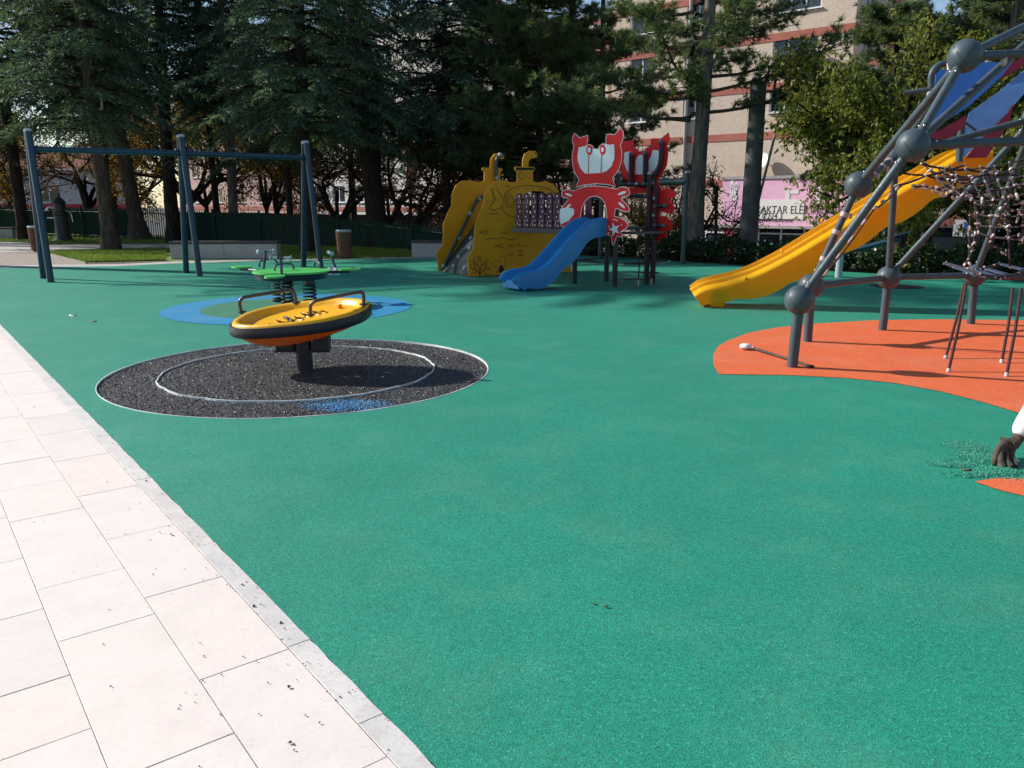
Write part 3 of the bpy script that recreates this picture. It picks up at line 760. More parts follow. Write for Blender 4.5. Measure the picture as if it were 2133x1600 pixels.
for px, py in ((647, 641), (600, 636), (581, 629)):
    g = G(px, py); pts = []
    for i in range(6 * 20 + 1):
        a = 2 * math.pi * i / 20; pts.append(g + Vector((0.085 * math.cos(a), 0.085 * math.sin(a), 0.03 + 0.31 * i / 120)))
    mb = MB(); mb.tube(pts, 0.013, 8); s_ = mb.build('coil_spring', 'spring_black', rk)
    mb = MB(); mb.lathe([(0.075, 0.33), (0.075, 0.44)], g, 20); mb.lathe([(0.10, 0.0), (0.10, 0.03)], g, 20); mb.build('spring_clamp', 'spring_black', s_)
# crumpled plastic wrap on the right arm of the rocker
bgc = G(694, 566, RZ - 0.05)
mb = MB(); mb.ball(bgc, 0.1, 26, 18)
mb.v = [bgc + (p - bgc) * (0.75 + 0.5 * noise.noise(p * 14)) * 1.0 for p in mb.v]
mb.v = [Vector((bgc.x + (p.x - bgc.x) * 1.25, bgc.y + (p.y - bgc.y) * 0.7, bgc.z + (p.z - bgc.z) * 0.75)) for p in mb.v]
tag(mb.build('plastic_wrap', 'bag_plastic', angle=20), 'crumpled white plastic wrap hanging from the green rocker', 'plastic wrap')

# ------------------------------------------------------------------ big play structure: submarine walls, bridge, crab tower, blue slide
ps = empty('play_structure', (0.6, 15.6, 0), 'play structure with yellow submarine walls, purple bridge, red crab tower and blue slide', 'play structure')
N_S = Vector((0.444, -0.896, 0)); U_S = Vector((0.896, 0.444, 0)); O_S = Vector((-0.87, 16.24, 0)); O_S2 = Vector((-1.60, 17.62, 0))
def subF(u, v, o=O_S): return on_plane(900 + u / 5.332, 300 + v / 5.332, o, N_S)
def zfloor(pts): 
    m = min(p.z for p in pts)
    return [Vector((p.x, p.y, max(p.z, 0.012))) for p in pts]
def soften(pts, n=3): return smooth_pts(pts, n, True)
out = [(408, 1478), (402, 1380), (395, 1290), (398, 1250), (450, 1180), (465, 1080), (470, 930), (500, 830), (560, 700), (575, 570), (610, 490), (680, 430), (770, 402), (830, 410), (880, 428), (935, 420), (938, 415), (942, 310), (920, 295), (912, 280), (916, 256), (930, 250), (1000, 252), (1003, 180), (1025, 110), (1085, 75), (1150, 80), (1168, 115), (1160, 150), (1095, 165), (1072, 190), (1068, 252), (1130, 256), (1142, 268), (1138, 292), (1118, 310), (1120, 408), (1125, 416), (1170, 430), (1260, 415), (1340, 440), (1400, 510), (1422, 600), (1430, 760), (1440, 930), (1500, 1000), (1538, 1080), (1545, 1200), (1542, 1438)]
hole_ = [(1030, 870), (1030, 600), (1060, 545), (1110, 522), (1230, 526), (1290, 570), (1320, 640), (1320, 870)]
mb = MB(); mb.plate(zfloor([subF(*p) for p in out]), N_S, 0.022, [[subF(*p) for p in hole_]])
s1 = mb.build('submarine_wall', 'board_yellow', ps, smooth=False, bevel=0.003, label='front yellow submarine wall with engraved fish and coral')
out2 = [(65, 1412), (62, 1330), (48, 1225), (60, 1190), (110, 1130), (125, 1010), (120, 900), (160, 790), (215, 680), (220, 560), (260, 460), (330, 412), (420, 402), (520, 425), (575, 412), (578, 310), (552, 288), (556, 262), (640, 262), (648, 170), (690, 108), (755, 98), (798, 125), (795, 165), (732, 172), (716, 200), (716, 262), (775, 272), (778, 292), (758, 320), (755, 400), (860, 430), (960, 470), (1000, 560), (990, 640), (800, 640), (480, 1010), (145, 1420)]
mb = MB(); mb.plate(zfloor([subF(*p, O_S2) for p in out2]), N_S, 0.022)
s2 = mb.build('submarine_wall', 'board_yellow', ps, smooth=False, bevel=0.003, label='rear yellow submarine wall beside the climbing ramp')
LN = N_S; LIFT = 0.0135
def eng(name, pts, w=0.014, closed=False, mat='engraved', sm=4, parent=None):
    P = [subF(*p) for p in pts]
    if sm: P = smooth_pts(P, sm, closed)
    mb = MB(); mb.ribbon(P, w, LN, closed, LIFT); return mb.build(name, mat, parent or s1, smooth=False)
def ell(cx, cy, rx, ry, n=28): return [(cx + rx * math.cos(2 * math.pi * i / n), cy + ry * math.sin(2 * math.pi * i / n)) for i in range(n)]
eng('engraved_tail', [(655, 500), (720, 500), (750, 560), (790, 612), (778, 690), (745, 720), (690, 740), (628, 715), (660, 660), (690, 620)], closed=True, sm=0)
eng('engraved_tail', [(670, 512), (705, 620), (668, 665)], sm=0, w=0.009)
eng('engraved_hull', [(795, 600), (815, 545), (870, 500), (960, 474), (1090, 464), (1210, 476), (1300, 505), (1365, 550)])
eng('engraved_hull', [(775, 690), (790, 740), (830, 785), (890, 806), (945, 815)])
eng('engraved_hull', [(812, 590), (830, 560), (880, 530)], w=0.008)
for i in range(5):
    x = 925 + i * 85; eng('engraved_rivet_line', [(x, 505 - 8 * math.sin(i * 0.8)), (x + 40, 500 - 8 * math.sin((i + 0.5) * 0.8))], w=0.008, sm=0)
for rx, ry, w in ((50, 66, 0.012), (32, 44, 0.009)): eng('engraved_porthole', ell(868, 640, rx, ry), w, True, sm=0)
eng('engraved_porthole', ell(826, 640, 20, 80)[8:21], 0.008, sm=0)
eng('engraved_porthole', ell(988, 352, 29, 37), 0.012, True, sm=0); eng('engraved_porthole', ell(1072, 356, 26, 33), 0.006, True, sm=0)
for pts, w in (([(590, 1070), (650, 1045), (720, 1055), (790, 1040), (860, 1062), (950, 1045)], 0.013), ([(636, 780), (665, 770), (690, 778), (730, 768)], 0.013), ([(595, 625), (630, 632), (662, 624)], 0.008),
               ([(600, 815), (650, 820)], 0.007), ([(690, 830), (740, 842), (785, 836)], 0.007),
               ([(710, 1445), (715, 1370), (675, 1345), (672, 1315), (700, 1300), (740, 1312), (748, 1260), (775, 1238), (805, 1262), (815, 1310), (800, 1360), (790, 1400)], 0.009), ([(1500, 1210), (1480, 1300), (1520, 1370), (1490, 1420)], 0.008)):
    eng('engraved_wave', pts, w)
for x, y, s, w in ((572, 980, 48, 0.013), (800, 992, 32, 0.008), (742, 1130, 46, 0.013), (868, 1130, 30, 0.009), (965, 1120, 28, 0.008), (1035, 1132, 24, 0.008), (980, 1186, 26, 0.008), (866, 1232, 30, 0.008), (838, 468, 28, 0.009), (470, 1430, 26, 0.009), (600, 1442, 26, 0.009), (630, 1395, 22, 0.008), (1000, 1240, 24, 0.006)):
    eng('engraved_fish', [(x - s, y - 0.35 * s), (x - 0.45 * s, y + 0.05 * s), (x + 0.3 * s, y - 0.42 * s), (x + 0.85 * s, y), (x + 0.3 * s, y + 0.45 * s), (x - 0.45 * s, y - 0.02 * s), (x - s, y + 0.42 * s)], w)
random.seed(11)
def coral(x, y, a, L, d, acc):
    x2 = x + L * math.sin(a); y2 = y - L * math.cos(a); acc.append(((x, y), (x2, y2), 0.004 + 0.0042 * d))
    if d > 0:
        coral(x2, y2, a * 0.85 + random.uniform(0.25, 0.5), L * random.uniform(0.72, 0.9), d - 1, acc); coral(x2, y2, a * 0.85 - random.uniform(0.25, 0.5), L * random.uniform(0.72, 0.9), d - 1, acc)
acc = []; coral(528, 1470, 0.0, 68, 4, acc); coral(528, 1445, 0.75, 52, 3, acc); coral(528, 1445, -0.75, 52, 3, acc)
mb = MB()
for a, b, w in acc: mb.ribbon([subF(*a), subF(*b)], w * 1.25, LN, lift=LIFT)
mb.build('engraved_coral', 'engraved_black', s1, smooth=False)
mb = MB()
for blob in ([(735, 1425), (750, 1350), (772, 1345), (795, 1395), (770, 1420)], [(1370, 1375), (1395, 1345), (1440, 1330), (1455, 1350), (1430, 1385), (1390, 1392)], ell(643, 1456, 10, 9, 10), ell(972, 1236, 10, 12, 10), ell(1465, 1382, 7, 8, 10)):
    P = smooth_pts([subF(*p) for p in blob], 3, True); mb.plate([p + LN * LIFT for p in P], LN, 0.002)
mb.build('engraved_rocks', 'engraved_black', s1, smooth=False)
mb = MB(); mb.plate([subF(*p) + LN * 0.018 for p in ((930, 262), (1128, 265), (1134, 288), (936, 290))], LN, 0.012); mb.build('hatch_band', 'engraved_black', s1, smooth=False)
mb = MB(); mb.plate([p + LN * LIFT for p in [subF(*p) for p in ell(1146, 105, 5, 14, 12)]], LN, 0.002); mb.build('periscope_eye', 'engraved_black', s1, smooth=False)
# rear wall's pipe rails
def pipe_px(pts, fn, r, mat, name, parent=ps, sm=4, off=0.05, n=N_S):
    P = [fn(*p) + n * off for p in pts]
    if sm: P = smooth_pts(P, sm)
    mb = MB(); mb.tube(P, r, 14); return mb.build(name, mat, parent)
f2 = lambda u, v: subF(u, v, O_S2)
hr = pipe_px([(100, 1395), (200, 1190), (300, 990), (400, 790), (480, 640), (530, 590), (640, 585)], f2, 0.032, 'pipe_teal_far', 'climb_handrail', off=0.07)
mb = MB()
for p in ((112, 1352), (288, 1050), (406, 772), (512, 610)):
    mb.ball(f2(*p) + N_S * 0.075, 0.048, 12, 8)
mb.build('rail_clamp', 'cap_grey', hr)
hr = pipe_px([(700, 400), (700, 210), (720, 150), (770, 122)], f2, 0.036, 'pipe_teal_far', 'periscope_pipe', off=0.06)
mb = MB()
for p in ((702, 380), (738, 122)): mb.ball(f2(*p) + N_S * 0.08, 0.045, 12, 8)
mb.build('pipe_clamp', 'cap_grey', hr)
# climbing ramp between the two walls
A_ = O_S2 - N_S * -0.04; w_ = (O_S - O_S2).dot(N_S)
r0 = on_plane(918, 572, O_S2, N_S); r0.z = 0.0; r1 = r0 + U_S * 0.95 + UP * 1.15
side = N_S * (w_ - 0.05)
mb = MB(); rn = (r1 - r0).cross(side).normalized()
mb.plate([r0 + N_S * 0.03, r0 + side, r1 + side, r1 + N_S * 0.03], rn, 0.03); rp = mb.build('climbing_ramp', 'ramp_dark', ps, smooth=False)
if rn.z < 0: rn = -rn
for a, b in ((0.12, 0.35), (0.12, 0.75), (0.28, 0.3), (0.42, 0.8), (0.45, 0.45), (0.62, 0.25), (0.66, 0.7), (0.82, 0.5)):
    c = r0 + (r1 - r0) * a + side * b; mb = MB(); mb.lathe([(0.045, 0.01), (0.05, 0.03), (0.03, 0.05), (0.0, 0.055)], c, 14, rn, caps=False); mb.build('climbing_hold', 'cap_grey', rp)
dk = [r1 + N_S * 0.04, r1 + side, r1 + side + U_S * 0.9, r1 + N_S * 0.04 + U_S * 0.9]
mb = MB(); mb.plate([Vector((p.x, p.y, 1.12)) for p in dk], UP, 0.06); mb.build('deck', 'deck', ps, smooth=False)
for p, h in ((O_S + U_S * 2.33 - N_S * 0.08, 1.2), (O_S2 + U_S * 2.2 + N_S * 0.08, 1.2), (O_S + U_S * 0.95 - N_S * 0.08, 1.15)):
    mb = MB(); mb.tube([p, p + UP * h], 0.045, 16); mb.build('post', 'pipe_dark', ps)
# tower
U_C = Vector((0.75, -0.66, 0)).normalized(); N_C = Vector((-0.66, -0.75, 0)).normalized()
O_C = Vector((1.45, 14.5, 0)); O_C2 = Vector((2.36, 15.05, 0))
PA, PB = O_C - U_C * 0.45 - N_C * 0.08, O_C + U_C * 0.45 - N_C * 0.08; BC = Vector((0.66, 0.55, 0)); PC, PD_ = PB + BC, PA + BC
for p, h in ((PA, 2.03), (PB, 2.0), (PC, 2.0), (PD_, 2.0)):
    mb = MB(); mb.tube([p, p + UP * h], 0.048, 18); q_ = mb.build('post', 'pipe_dark', ps)
    mb = MB(); mb.lathe([(0.054, -0.03), (0.054, 0.0), (0.04, 0.018), (0.01, 0.024)], p + UP * h, 18); mb.build('cap', 'cap_grey', q_)
mb = MB(); mb.plate([p + UP * 1.02 for p in (PA, PB, PC, PD_)], UP, 0.05); mb.build('deck', 'deck', ps, smooth=False)
mb = MB(); mb.plate([p + UP * 0.95 for p in (PB + BC * 0.1, PB + BC * 0.1 + N_C * -0.0 + Vector((0.25, -0.2, 0)), PC + Vector((0.25, -0.2, 0)), PC)], UP, 0.04); mb.build('step_deck', 'deck', ps, smooth=False)
def cr(u, v, o=O_C): return on_plane(1080 + u / 5.925, 250 + v / 5.925, o, N_C)
claw = [(710, 832), (735, 780), (752, 737), (700, 650), (674, 560), (665, 470), (674, 390), (692, 328), (672, 275), (670, 230), (695, 163), (730, 190), (762, 224), (810, 205), (862, 190), (860, 250), (850, 302), (872, 304), (905, 312), (928, 335), (938, 360), (992, 358), (1005, 325), (1035, 298), (1070, 296), (1088, 285), (1084, 230), (1090, 178), (1140, 176), (1192, 182), (1235, 130), (1272, 98), (1298, 150), (1300, 215), (1285, 265), (1262, 312), (1278, 370), (1281, 440), (1270, 530), (1238, 620), (1200, 675), (1165, 712), (1180, 760), (1204, 824), (1100, 797), (960, 787), (820, 801)]
body = [(690, 878), (745, 846), (830, 824), (950, 813), (1090, 826), (1215, 856), (1250, 832), (1300, 824), (1345, 835), (1372, 875), (1380, 905), (1360, 938), (1320, 942), (1285, 950), (1272, 980), (1320, 1020), (1355, 1058), (1374, 1095), (1368, 1125), (1340, 1136), (1270, 1112), (1205, 1090), (1196, 1140), (1190, 1190), (1260, 1205), (1325, 1245), (1358, 1290), (1345, 1332), (1305, 1355), (1264, 1377), (1278, 1405), (1292, 1442), (1250, 1438), (1216, 1434), (1196, 1490), (1185, 1540), (1170, 1550), (1160, 1510), (1150, 1430), (1085, 1416), (1092, 1330), (1096, 1210), (1090, 1100), (1068, 1020), (1025, 965), (960, 940), (885, 952), (825, 1005), (790, 1075), (772, 1170), (766, 1340), (700, 1335), (620, 1312), (565, 1332), (530, 1305), (516, 1240), (514, 1180), (522, 1115), (560, 1055), (595, 1015), (622, 985), (600, 962), (550, 952), (538, 925), (546, 885), (580, 862), (625, 858), (665, 870)]
def board(outline, o, name, mat, label, n=N_C, border=True, th=0.022):
    P = [cr(*p, o) for p in outline]
    mb = MB(); mb.plate(P, n, th); b = mb.build(name, mat, ps, smooth=False, bevel=0.002, label=label)
    if border:
        c = sum(P, Vector()) / len(P); mb = MB(); mb.ribbon(P, 0.013, n, True, th / 2 + 0.003); mb.build('pale_edge', 'edge_pink', b, smooth=False)
    return b
c1 = board(claw, O_C, 'crab_claw_board', 'board_red', 'front red board of raised crab claws')
b1 = board(body, O_C, 'crab_body_board', 'board_red', 'front red crab body board with arched opening')
def inset(pts, o, mat, parent, lift=0.014, n=N_C, th=0.004, name='pale_inlay', sm=0):
    P = [cr(*p, o) + n * lift for p in pts]
    if sm: P = smooth_pts(P, sm, True)
    mb = MB(); mb.plate(P, n, th); return mb.build(name, mat, parent, smooth=False)
inset([(750, 340), (800, 328), (850, 316), (868, 318), (905, 330), (930, 362), (992, 364), (1010, 335), (1040, 306), (1090, 298), (1130, 308), (1185, 298), (1192, 380), (1188, 480), (1155, 570), (1095, 630), (1030, 653), (832, 664), (775, 600), (742, 525), (734, 445)], O_C, 'board_white', c1)
inset([(520, 1100), (600, 1078), (690, 1098), (692, 1160), (630, 1240), (533, 1288), (516, 1200)], O_C, 'board_white', b1)
for pts in (ell(625, 923, 45, 14, 16), ell(1285, 903, 55, 17, 16), ell(1280, 1052, 52, 16, 16), ell(625, 1062, 38, 14, 16)):
    an = {0: 0.35, 1: -0.35, 2: 0.75, 3: -0.7}[[625, 1285, 1280, 625].index(round(sum(p[0] for p in pts) / 16)) if round(sum(p[1] for p in pts) / 16) != 1062 else 3]
    cx = sum(p[0] for p in pts) / 16; cy = sum(p[1] for p in pts) / 16
    inset([(cx + (x - cx) * math.cos(an) - (y - cy) * math.sin(an), cy + (x - cx) * math.sin(an) + (y - cy) * math.cos(an)) for x, y in pts], O_C, 'board_white', b1)
star = [(1190 + (88 if i % 2 == 0 else 34) * math.sin(math.pi * i / 5 - 0.32) * 0.86, 1350 - (88 if i % 2 == 0 else 34) * math.cos(math.pi * i / 5 - 0.32)) for i in range(10)]
inset(star, O_C, 'board_white', b1, name='star')
for x, y, r in ((1122, 1316, 9), (1116, 1398, 9), (1278, 1296, 7)): inset(ell(x, y, r, r * 1.5, 10), O_C, 'edge_pink', b1, name='dot')
mb = MB(); mb.ribbon(smooth_pts([cr(1170, 1238), cr(1195, 1228), cr(1230, 1245)], 4), 0.02, N_C, lift=0.014); mb.build('curl', 'edge_pink', b1, smooth=False)
for ex_, ey_ in ((882, 372), (1046, 368)):
    e_ = inset(ell(ex_, ey_, 36, 62, 24), O_C, 'board_red', c1, lift=0.020, name='eye'); inset(ell(ex_, ey_, 19, 30, 20), O_C, 'board_white', e_, lift=0.024, name='pupil')
mb = MB()
for a, b in (((876, 430), (868, 660)), ((1035, 428), (1026, 652))): mb.ribbon([cr(*a), cr(*b)], 0.016, N_C, lift=0.021)
mb.build('eye_stalk', 'board_red', c1, smooth=False)
mb = MB()
for p in ((752, 590), (775, 605), (1165, 515), (1088, 622), (1180, 402), (860, 465), (1036, 500), (880, 548), (1040, 590), (800, 640), (1130, 600)): mb.ball(cr(*p) + N_C * 0.018, 0.008, 8, 6)
mb.build('rivet', 'bolt', c1)
# rear crab boards, seen from inside
claw2 = [(1300, 735), (1262, 645), (1262, 520), (1285, 400), (1268, 300), (1288, 255), (1360, 262), (1422, 240), (1420, 335), (1445, 345), (1478, 365), (1488, 392), (1558, 390), (1572, 348), (1600, 338), (1640, 338), (1634, 280), (1646, 224), (1760, 236), (1800, 195), (1852, 153), (1870, 235), (1836, 318), (1846, 430), (1830, 560), (1765, 680), (1712, 755), (1760, 845), (1560, 815), (1330, 830)]
body2 = [(1370, 838), (1560, 822), (1742, 836), (1768, 862), (1830, 846), (1885, 850), (1930, 890), (1940, 935), (1900, 965), (1845, 975), (1890, 1010), (1922, 1065), (1925, 1110), (1890, 1156), (1830, 1150), (1745, 1120), (1745, 1190), (1820, 1185), (1880, 1240), (1908, 1292), (1880, 1350), (1825, 1372), (1832, 1452), (1762, 1456), (1728, 1545), (1700, 1500), (1690, 1392), (1608, 1372), (1612, 905), (1380, 905)]
N_C2 = N_C
c2 = board(claw2, O_C2, 'crab_claw_board', 'board_red', 'rear red crab claw board seen from behind', border=False)
b2 = board(body2, O_C2, 'crab_body_board', 'board_red', 'rear red crab body board seen from behind', border=False)
for pts in ([(1312, 405), (1385, 388), (1402, 480), (1388, 662), (1342, 622), (1306, 525)], [(1448, 500), (1470, 455), (1505, 430), (1552, 440), (1556, 672), (1445, 672)], [(1612, 500), (1640, 450), (1665, 372), (1740, 378), (1736, 520), (1682, 620), (1612, 668)]):
    inset(pts, O_C2, 'board_white', c2)
crp = lambda u, v: cr(u, v, O_C2)
for pts in ([(1412, 425), (1408, 620), (1405, 790)], [(1588, 412), (1582, 600), (1578, 790)], [(1782, 272), (1778, 470), (1750, 600), (1700, 690), (1680, 780)], [(1290, 728), (1330, 785), (1385, 800), (1540, 800), (1660, 800), (1712, 830), (1722, 900), (1712, 1050), (1700, 1250), (1692, 1500)], [(1390, 930), (1600, 940)], [(1715, 1068), (1830, 1055)], [(1710, 1302), (1812, 1305)]):
    pi_ = pipe_px(pts, crp, 0.040, 'pipe_dark', 'board_rail', n=N_C, off=0.06, sm=3)
    for p in (pts[0], pts[-1]):
        mb = MB(); mb.ball(crp(*p) + N_C * 0.07, 0.043, 12, 8); mb.build('rail_clamp', 'clamp_dark', pi_)
mb = MB()
for p in ((1705, 970), (1697, 1178), (1675, 1435), (1300, 735), (1492, 790)): mb.ball(crp(*p) + N_C * 0.085, 0.034, 12, 8)
mb.build('rail_clamp', 'cap_grey', ps)
# bridge of purple pickets
BR0, BR1 = D(1077, 478, 16.05), D(1166, 480, 15.15); BR0.z = BR1.z = 0.98
bd = (BR1 - BR0).normalized(); bL = (BR1 - BR0).length; bn = Vector((bd.y, -bd.x, 0))
if bn.y > 0: bn = -bn
for rowi, roff in enumerate((0.0, -0.85)):
    for i in range(6):
        c = BR0 + bd * (bL * (0.055 + 0.178 * i)) + bn * roff; hw = bL * 0.066
        prof = [c - bd * hw + UP * 0.02, c + bd * hw + UP * 0.02] + [c + UP * 0.61 + bd * (hw * math.cos(a)) + UP * (hw * 0.9 * math.sin(a)) for a in [math.pi * k / 8 for k in range(9)]]
        mb = MB(); mb.plate(prof, bn, 0.018); pk = mb.build('picket', 'board_purple', ps, smooth=False, bevel=0.002)
        if rowi == 0:
            mb = MB()
            for j, (dx, dz, r) in enumerate(((0.0, 0.615, 0.018), (-0.02, 0.50, 0.010), (0.0, 0.42, 0.016), (0.03, 0.33, 0.017), (-0.012, 0.23, 0.014), (0.03, 0.16, 0.014), (0.03, 0.07, 0.016))):
                mb.plate(circle(c + bd * dx + UP * dz + bn * 0.011, r, 12, bd, UP, 1, 1.25), bn, 0.003)
            mb.ribbon(smooth_pts([c - bd * 0.035 + UP * 0.17, c - bd * 0.045 + UP * 0.10, c - bd * 0.02 + UP * 0.05], 4), 0.011, bn, lift=0.012)
            mb.ribbon(smooth_pts([c + bd * 0.02 + UP * 0.555, c + bd * 0.045 + UP * 0.51, c + bd * 0.03 + UP * 0.465], 4), 0.010, bn, lift=0.012)
            mb.build('white_spots', 'edge_pink', pk, smooth=False, kind='stuff')
    for z in (0.12, 0.56):
        p = BR0 + bn * (roff - 0.03) + UP * z; mb = MB(); mb.tube([p - bd * 0.08, p + bd * (bL + 0.14)], 0.020, 10); mb.build('bridge_rail', 'pipe_dark', ps)
c = (BR0 + BR1) / 2 - bn * 0.42
mb = MB(); mb.box(c + UP * -0.03, (bL + 0.25, 0.95, 0.085), (bd, bn, UP)); mb.build('bridge_deck', 'deck', ps, smooth=False, bevel=0.008)
# rope ladder on the tower's open side
fo = Vector((0.2, -0.18, 0))
for f_ in (0.30, 0.72):
    a = PB + BC * f_ + fo; mb = MB(); mb.tube([a + UP * 0.95, a + UP * 0.5 + fo * 0.15, a + UP * 0.10 + fo * 0.1], 0.012, 8); q_ = mb.build('ladder_rope', 'rope_red', ps)
    mb = MB(); mb.tube([a + UP * 0.13 + fo * 0.1, a + UP * 0.02 + fo * 0.1], 0.016, 8); mb.build('rope_end', 'clamp', q_)
for z in (0.14, 0.42): 
    mb = MB(); mb.tube([PB + fo * 0.7 + UP * z, PB + BC * 0.5 + fo + UP * (z - 0.02), PC + fo * 0.7 + UP * z], 0.011, 8); mb.build('ladder_rung', 'rope_red', ps)
mb = MB(); mb.tube([PC + Vector((-0.03, 0.02, 0)) + Vector((0.14, -0.05, 0)), PC + Vector((0.11, -0.03, 1.0))], 0.05, 14); mb.build('post', 'pipe_dark', ps)
mb = MB()
for i in range(5): mb.lathe([(0.17, 0), (0.17, 0.02)], PC + Vector((0.06, -0.02, 0.2 + 0.19 * i)), 14)
mb.build('climbing_step', 'pipe_dark', ps)

# generic moulded slide
def slide(path, prof, mat, name, parent, label, wave=0.0, sub=6, taper=0.01):
    P = smooth_pts(path, sub); mb = MB(); vs = []; m = len(prof); dist = 0.0
    for i, p in enumerate(P):
        t = P[min(i + 1, len(P) - 1)] - P[max(i - 1, 0)]
        h = Vector((t.x, t.y, 0)).normalized(); sd = Vector((-h.y, h.x, 0)); t.normalize(); up = sd.cross(t) * -1
        if up.z < 0: up = -up
        if i: dist += (p - P[i - 1]).length
        for x, z in prof:
            zz = z
            if wave and z < -0.05: zz = (z - wave * (0.5 + 0.5 * math.sin(dist * 9.0)) ** 0.6) * min(1.0, 0.48 + 0.6 * dist / taper)
            vs.append(p + sd * x + up * zz)
    fs = []
    for i in range(len(P) - 1):
        for j in range(m - 1): fs.append((i * m + j, i * m + j + 1, (i + 1) * m + j + 1, (i + 1) * m + j))
    fs.append(tuple(range(m)) if taper > 1 else tuple((len(P) - 1) * m + j for j in range(m)))
    mb.add(vs, fs); o = mb.build(name, mat, parent, angle=70)
    o['label'] = label
    return o, P
half = [(0.285, -0.12), (0.29, 0.10), (0.285, 0.145), (0.262, 0.165), (0.235, 0.160), (0.215, 0.13), (0.195, 0.05), (0.16, 0.012), (0.0, 0.0)]
prof = half + [(-x, z) for x, z in half[::-1][1:]]
bp = [(1.52, 14.52, 1.05), (1.36, 14.42, 1.05), (1.20, 14.33, 1.00), (0.95, 14.19, 0.80), (0.65, 14.03, 0.52), (0.38, 13.88, 0.30), (0.16, 13.77, 0.20), (-0.04, 13.67, 0.185), (-0.19, 13.59, 0.15), (-0.25, 13.56, 0.09)]
T0_ = Vector(bp[0]); bp = [(T0_.x + (p[0] - T0_.x) * 0.86, T0_.y + (p[1] - T0_.y) * 0.86, p[2]) for p in bp]
bs_, P = slide([Vector(p) for p in bp], prof, 'plastic_blue', 'slide', ps, 'short blue moulded slide', wave=0.05)
mb = MB(); c = Vector((0.27, 13.83, 0)); mb.box(c + UP * 0.06, (0.17, 0.34, 0.13), (Vector((0.87, 0.49, 0)), Vector((-0.49, 0.87, 0)), UP)); mb.build('slide_foot', 'plastic_blue', bs_, bevel=0.02)
mb = MB()
e = Vector((-0.003, 13.70, 0.10)); sdv = Vector((-0.49, 0.87, 0))
mb.box(e + Vector((-0.012, -0.006, 0.0)), (0.03, 0.57, 0.14), (Vector((0.87, 0.49, 0)), sdv, UP)); mb.build('slide_lip', 'plastic_blue', bs_, bevel=0.012)

# ------------------------------------------------------------------ rope climbing frame with ball joints and the long yellow slide
NODES = {'a': Vector((2.57, 7.07, 0.615)), 'b': Vector((3.18, 8.44, 0.60)), 'c': Vector((4.37, 9.24, 0.62)), 'd': Vector((5.66, 9.74, 0.60)),
         'e': D(1788, 385, 8.25), 'f': D(1902, 303, 6.7), 'g': D(1866, 326, 8.9), 'h': D(2010, 117, 6.9),
         'i': Vector((5.35, 6.55, 1.98)), 'j': Vector((6.9, 9.0, 0.60)), 'k': Vector((5.6, 8.9, 2.35)), 'l': Vector((5.6, 6.75, 0.60)), 'm': Vector((5.15, 7.9, 3.25)), 'n': Vector((7.4, 7.6, 0.6)), 'o': Vector((6.7, 7.6, 2.2)), 'p': D(2345, 103, 7.2)}
cf = empty('climbing_frame', (4.6, 7.8, 0), 'grey climbing frame of ball joints, pipes and rope nets with a yellow slide', 'climbing frame')
POSTS = {'a': G(1650, 765), 'b': G(1682, 712), 'c': G(1838, 688), 'd': G(2022, 675)}
for k_, p in NODES.items():
    mb = MB(); mb.ball(p, 0.132, 32, 20); bl = mb.build('ball_joint', 'pipe_grey', cf)
    mb = MB(); ax = Vector((0.5, -0.6, 0.6)).normalized(); u_ = ax.cross(UP).normalized(); w_ = ax.cross(u_)
    mb.tube(circle(p, 0.1315, 40, u_, w_), 0.0018, 5, closed=True); mb.build('seam', 'pipe_dark', bl)
for k_ in 'abcdjln':
    p = NODES[k_]; b = Vector((p.x, p.y, 0)) if k_ not in POSTS else POSTS[k_]
    mb = MB(); mb.tube([b, p], 0.047, 20); q_ = mb.build('post', 'pipe_grey', cf)
    mb = MB(); d = (p - b).normalized(); mb.lathe([(0.05, -0.155), (0.05, -0.13)], p, 20, d); mb.build('collar', 'pipe_grey', q_)
EDGES = ['af', 'be', 'bc', 'cd', 'cg', 'ck', 'eg', 'eh', 'gh', 'fh', 'fi', 'fm', 'hm', 'dk', 'dj', 'ki', 'km', 'gk', 'il', 'im', 'jo', 'no', 'om', 'oi', 'ko', 'jn', 'hp', 'pi', 'pm']
PIPES = {}
for e_ in EDGES:
    a, b = NODES[e_[0]], NODES[e_[1]]; d = (b - a).normalized()
    mb = MB(); mb.tube([a + d * 0.10, b - d * 0.10], 0.036, 16); pp = mb.build('pipe', 'pipe_grey', cf); PIPES[e_] = pp
    mb = MB()
    for p, s in ((a, 1), (b, -1)):
        n_ = d.cross(UP).normalized(); v_ = n_.cross(d)
        for sg in (-1, 1): mb.ball(p + d * s * 0.17 + (v_ * 0.7 + n_ * sg * 0.6).normalized() * 0.036, 0.010, 8, 6)
    mb.build('bolt', 'bolt', pp, kind='stuff')
# rope nets
random.seed(21)
def sag(a, b, s, n=8): return [a + (b - a) * (i / n) - UP * (s * 4 * (i / n) * (1 - i / n)) for i in range(n + 1)]
def r5(u, v, Y): return D(1850 + u / 5.516, 330 + v / 5.516, Y)
ropes = MB(); conn = MB()
def conn_at(p, d=None, big=1.0):
    d = d or Vector((random.uniform(-1, 1), random.uniform(-1, 1), random.uniform(-1, 1))); d.normalize(); L = random.uniform(0.014, 0.028) * big
    conn.tube([p - d * L, p - d * L * 0.6, p + d * L * 0.6, p + d * L], [0.006 * big, 0.011 * big, 0.011 * big, 0.006 * big], 8)
def rope(a, b, s=0.03, r=0.009, k=4):
    P = sag(Vector(a), Vector(b), s); ropes.tube(P, r, 7); d = (Vector(b) - Vector(a)).normalized()
    for i in range(k + 1):
        conn_at(P[int(i * 8 / max(k, 1))], d if random.random() < 0.5 else None, random.uniform(0.8, 1.25))
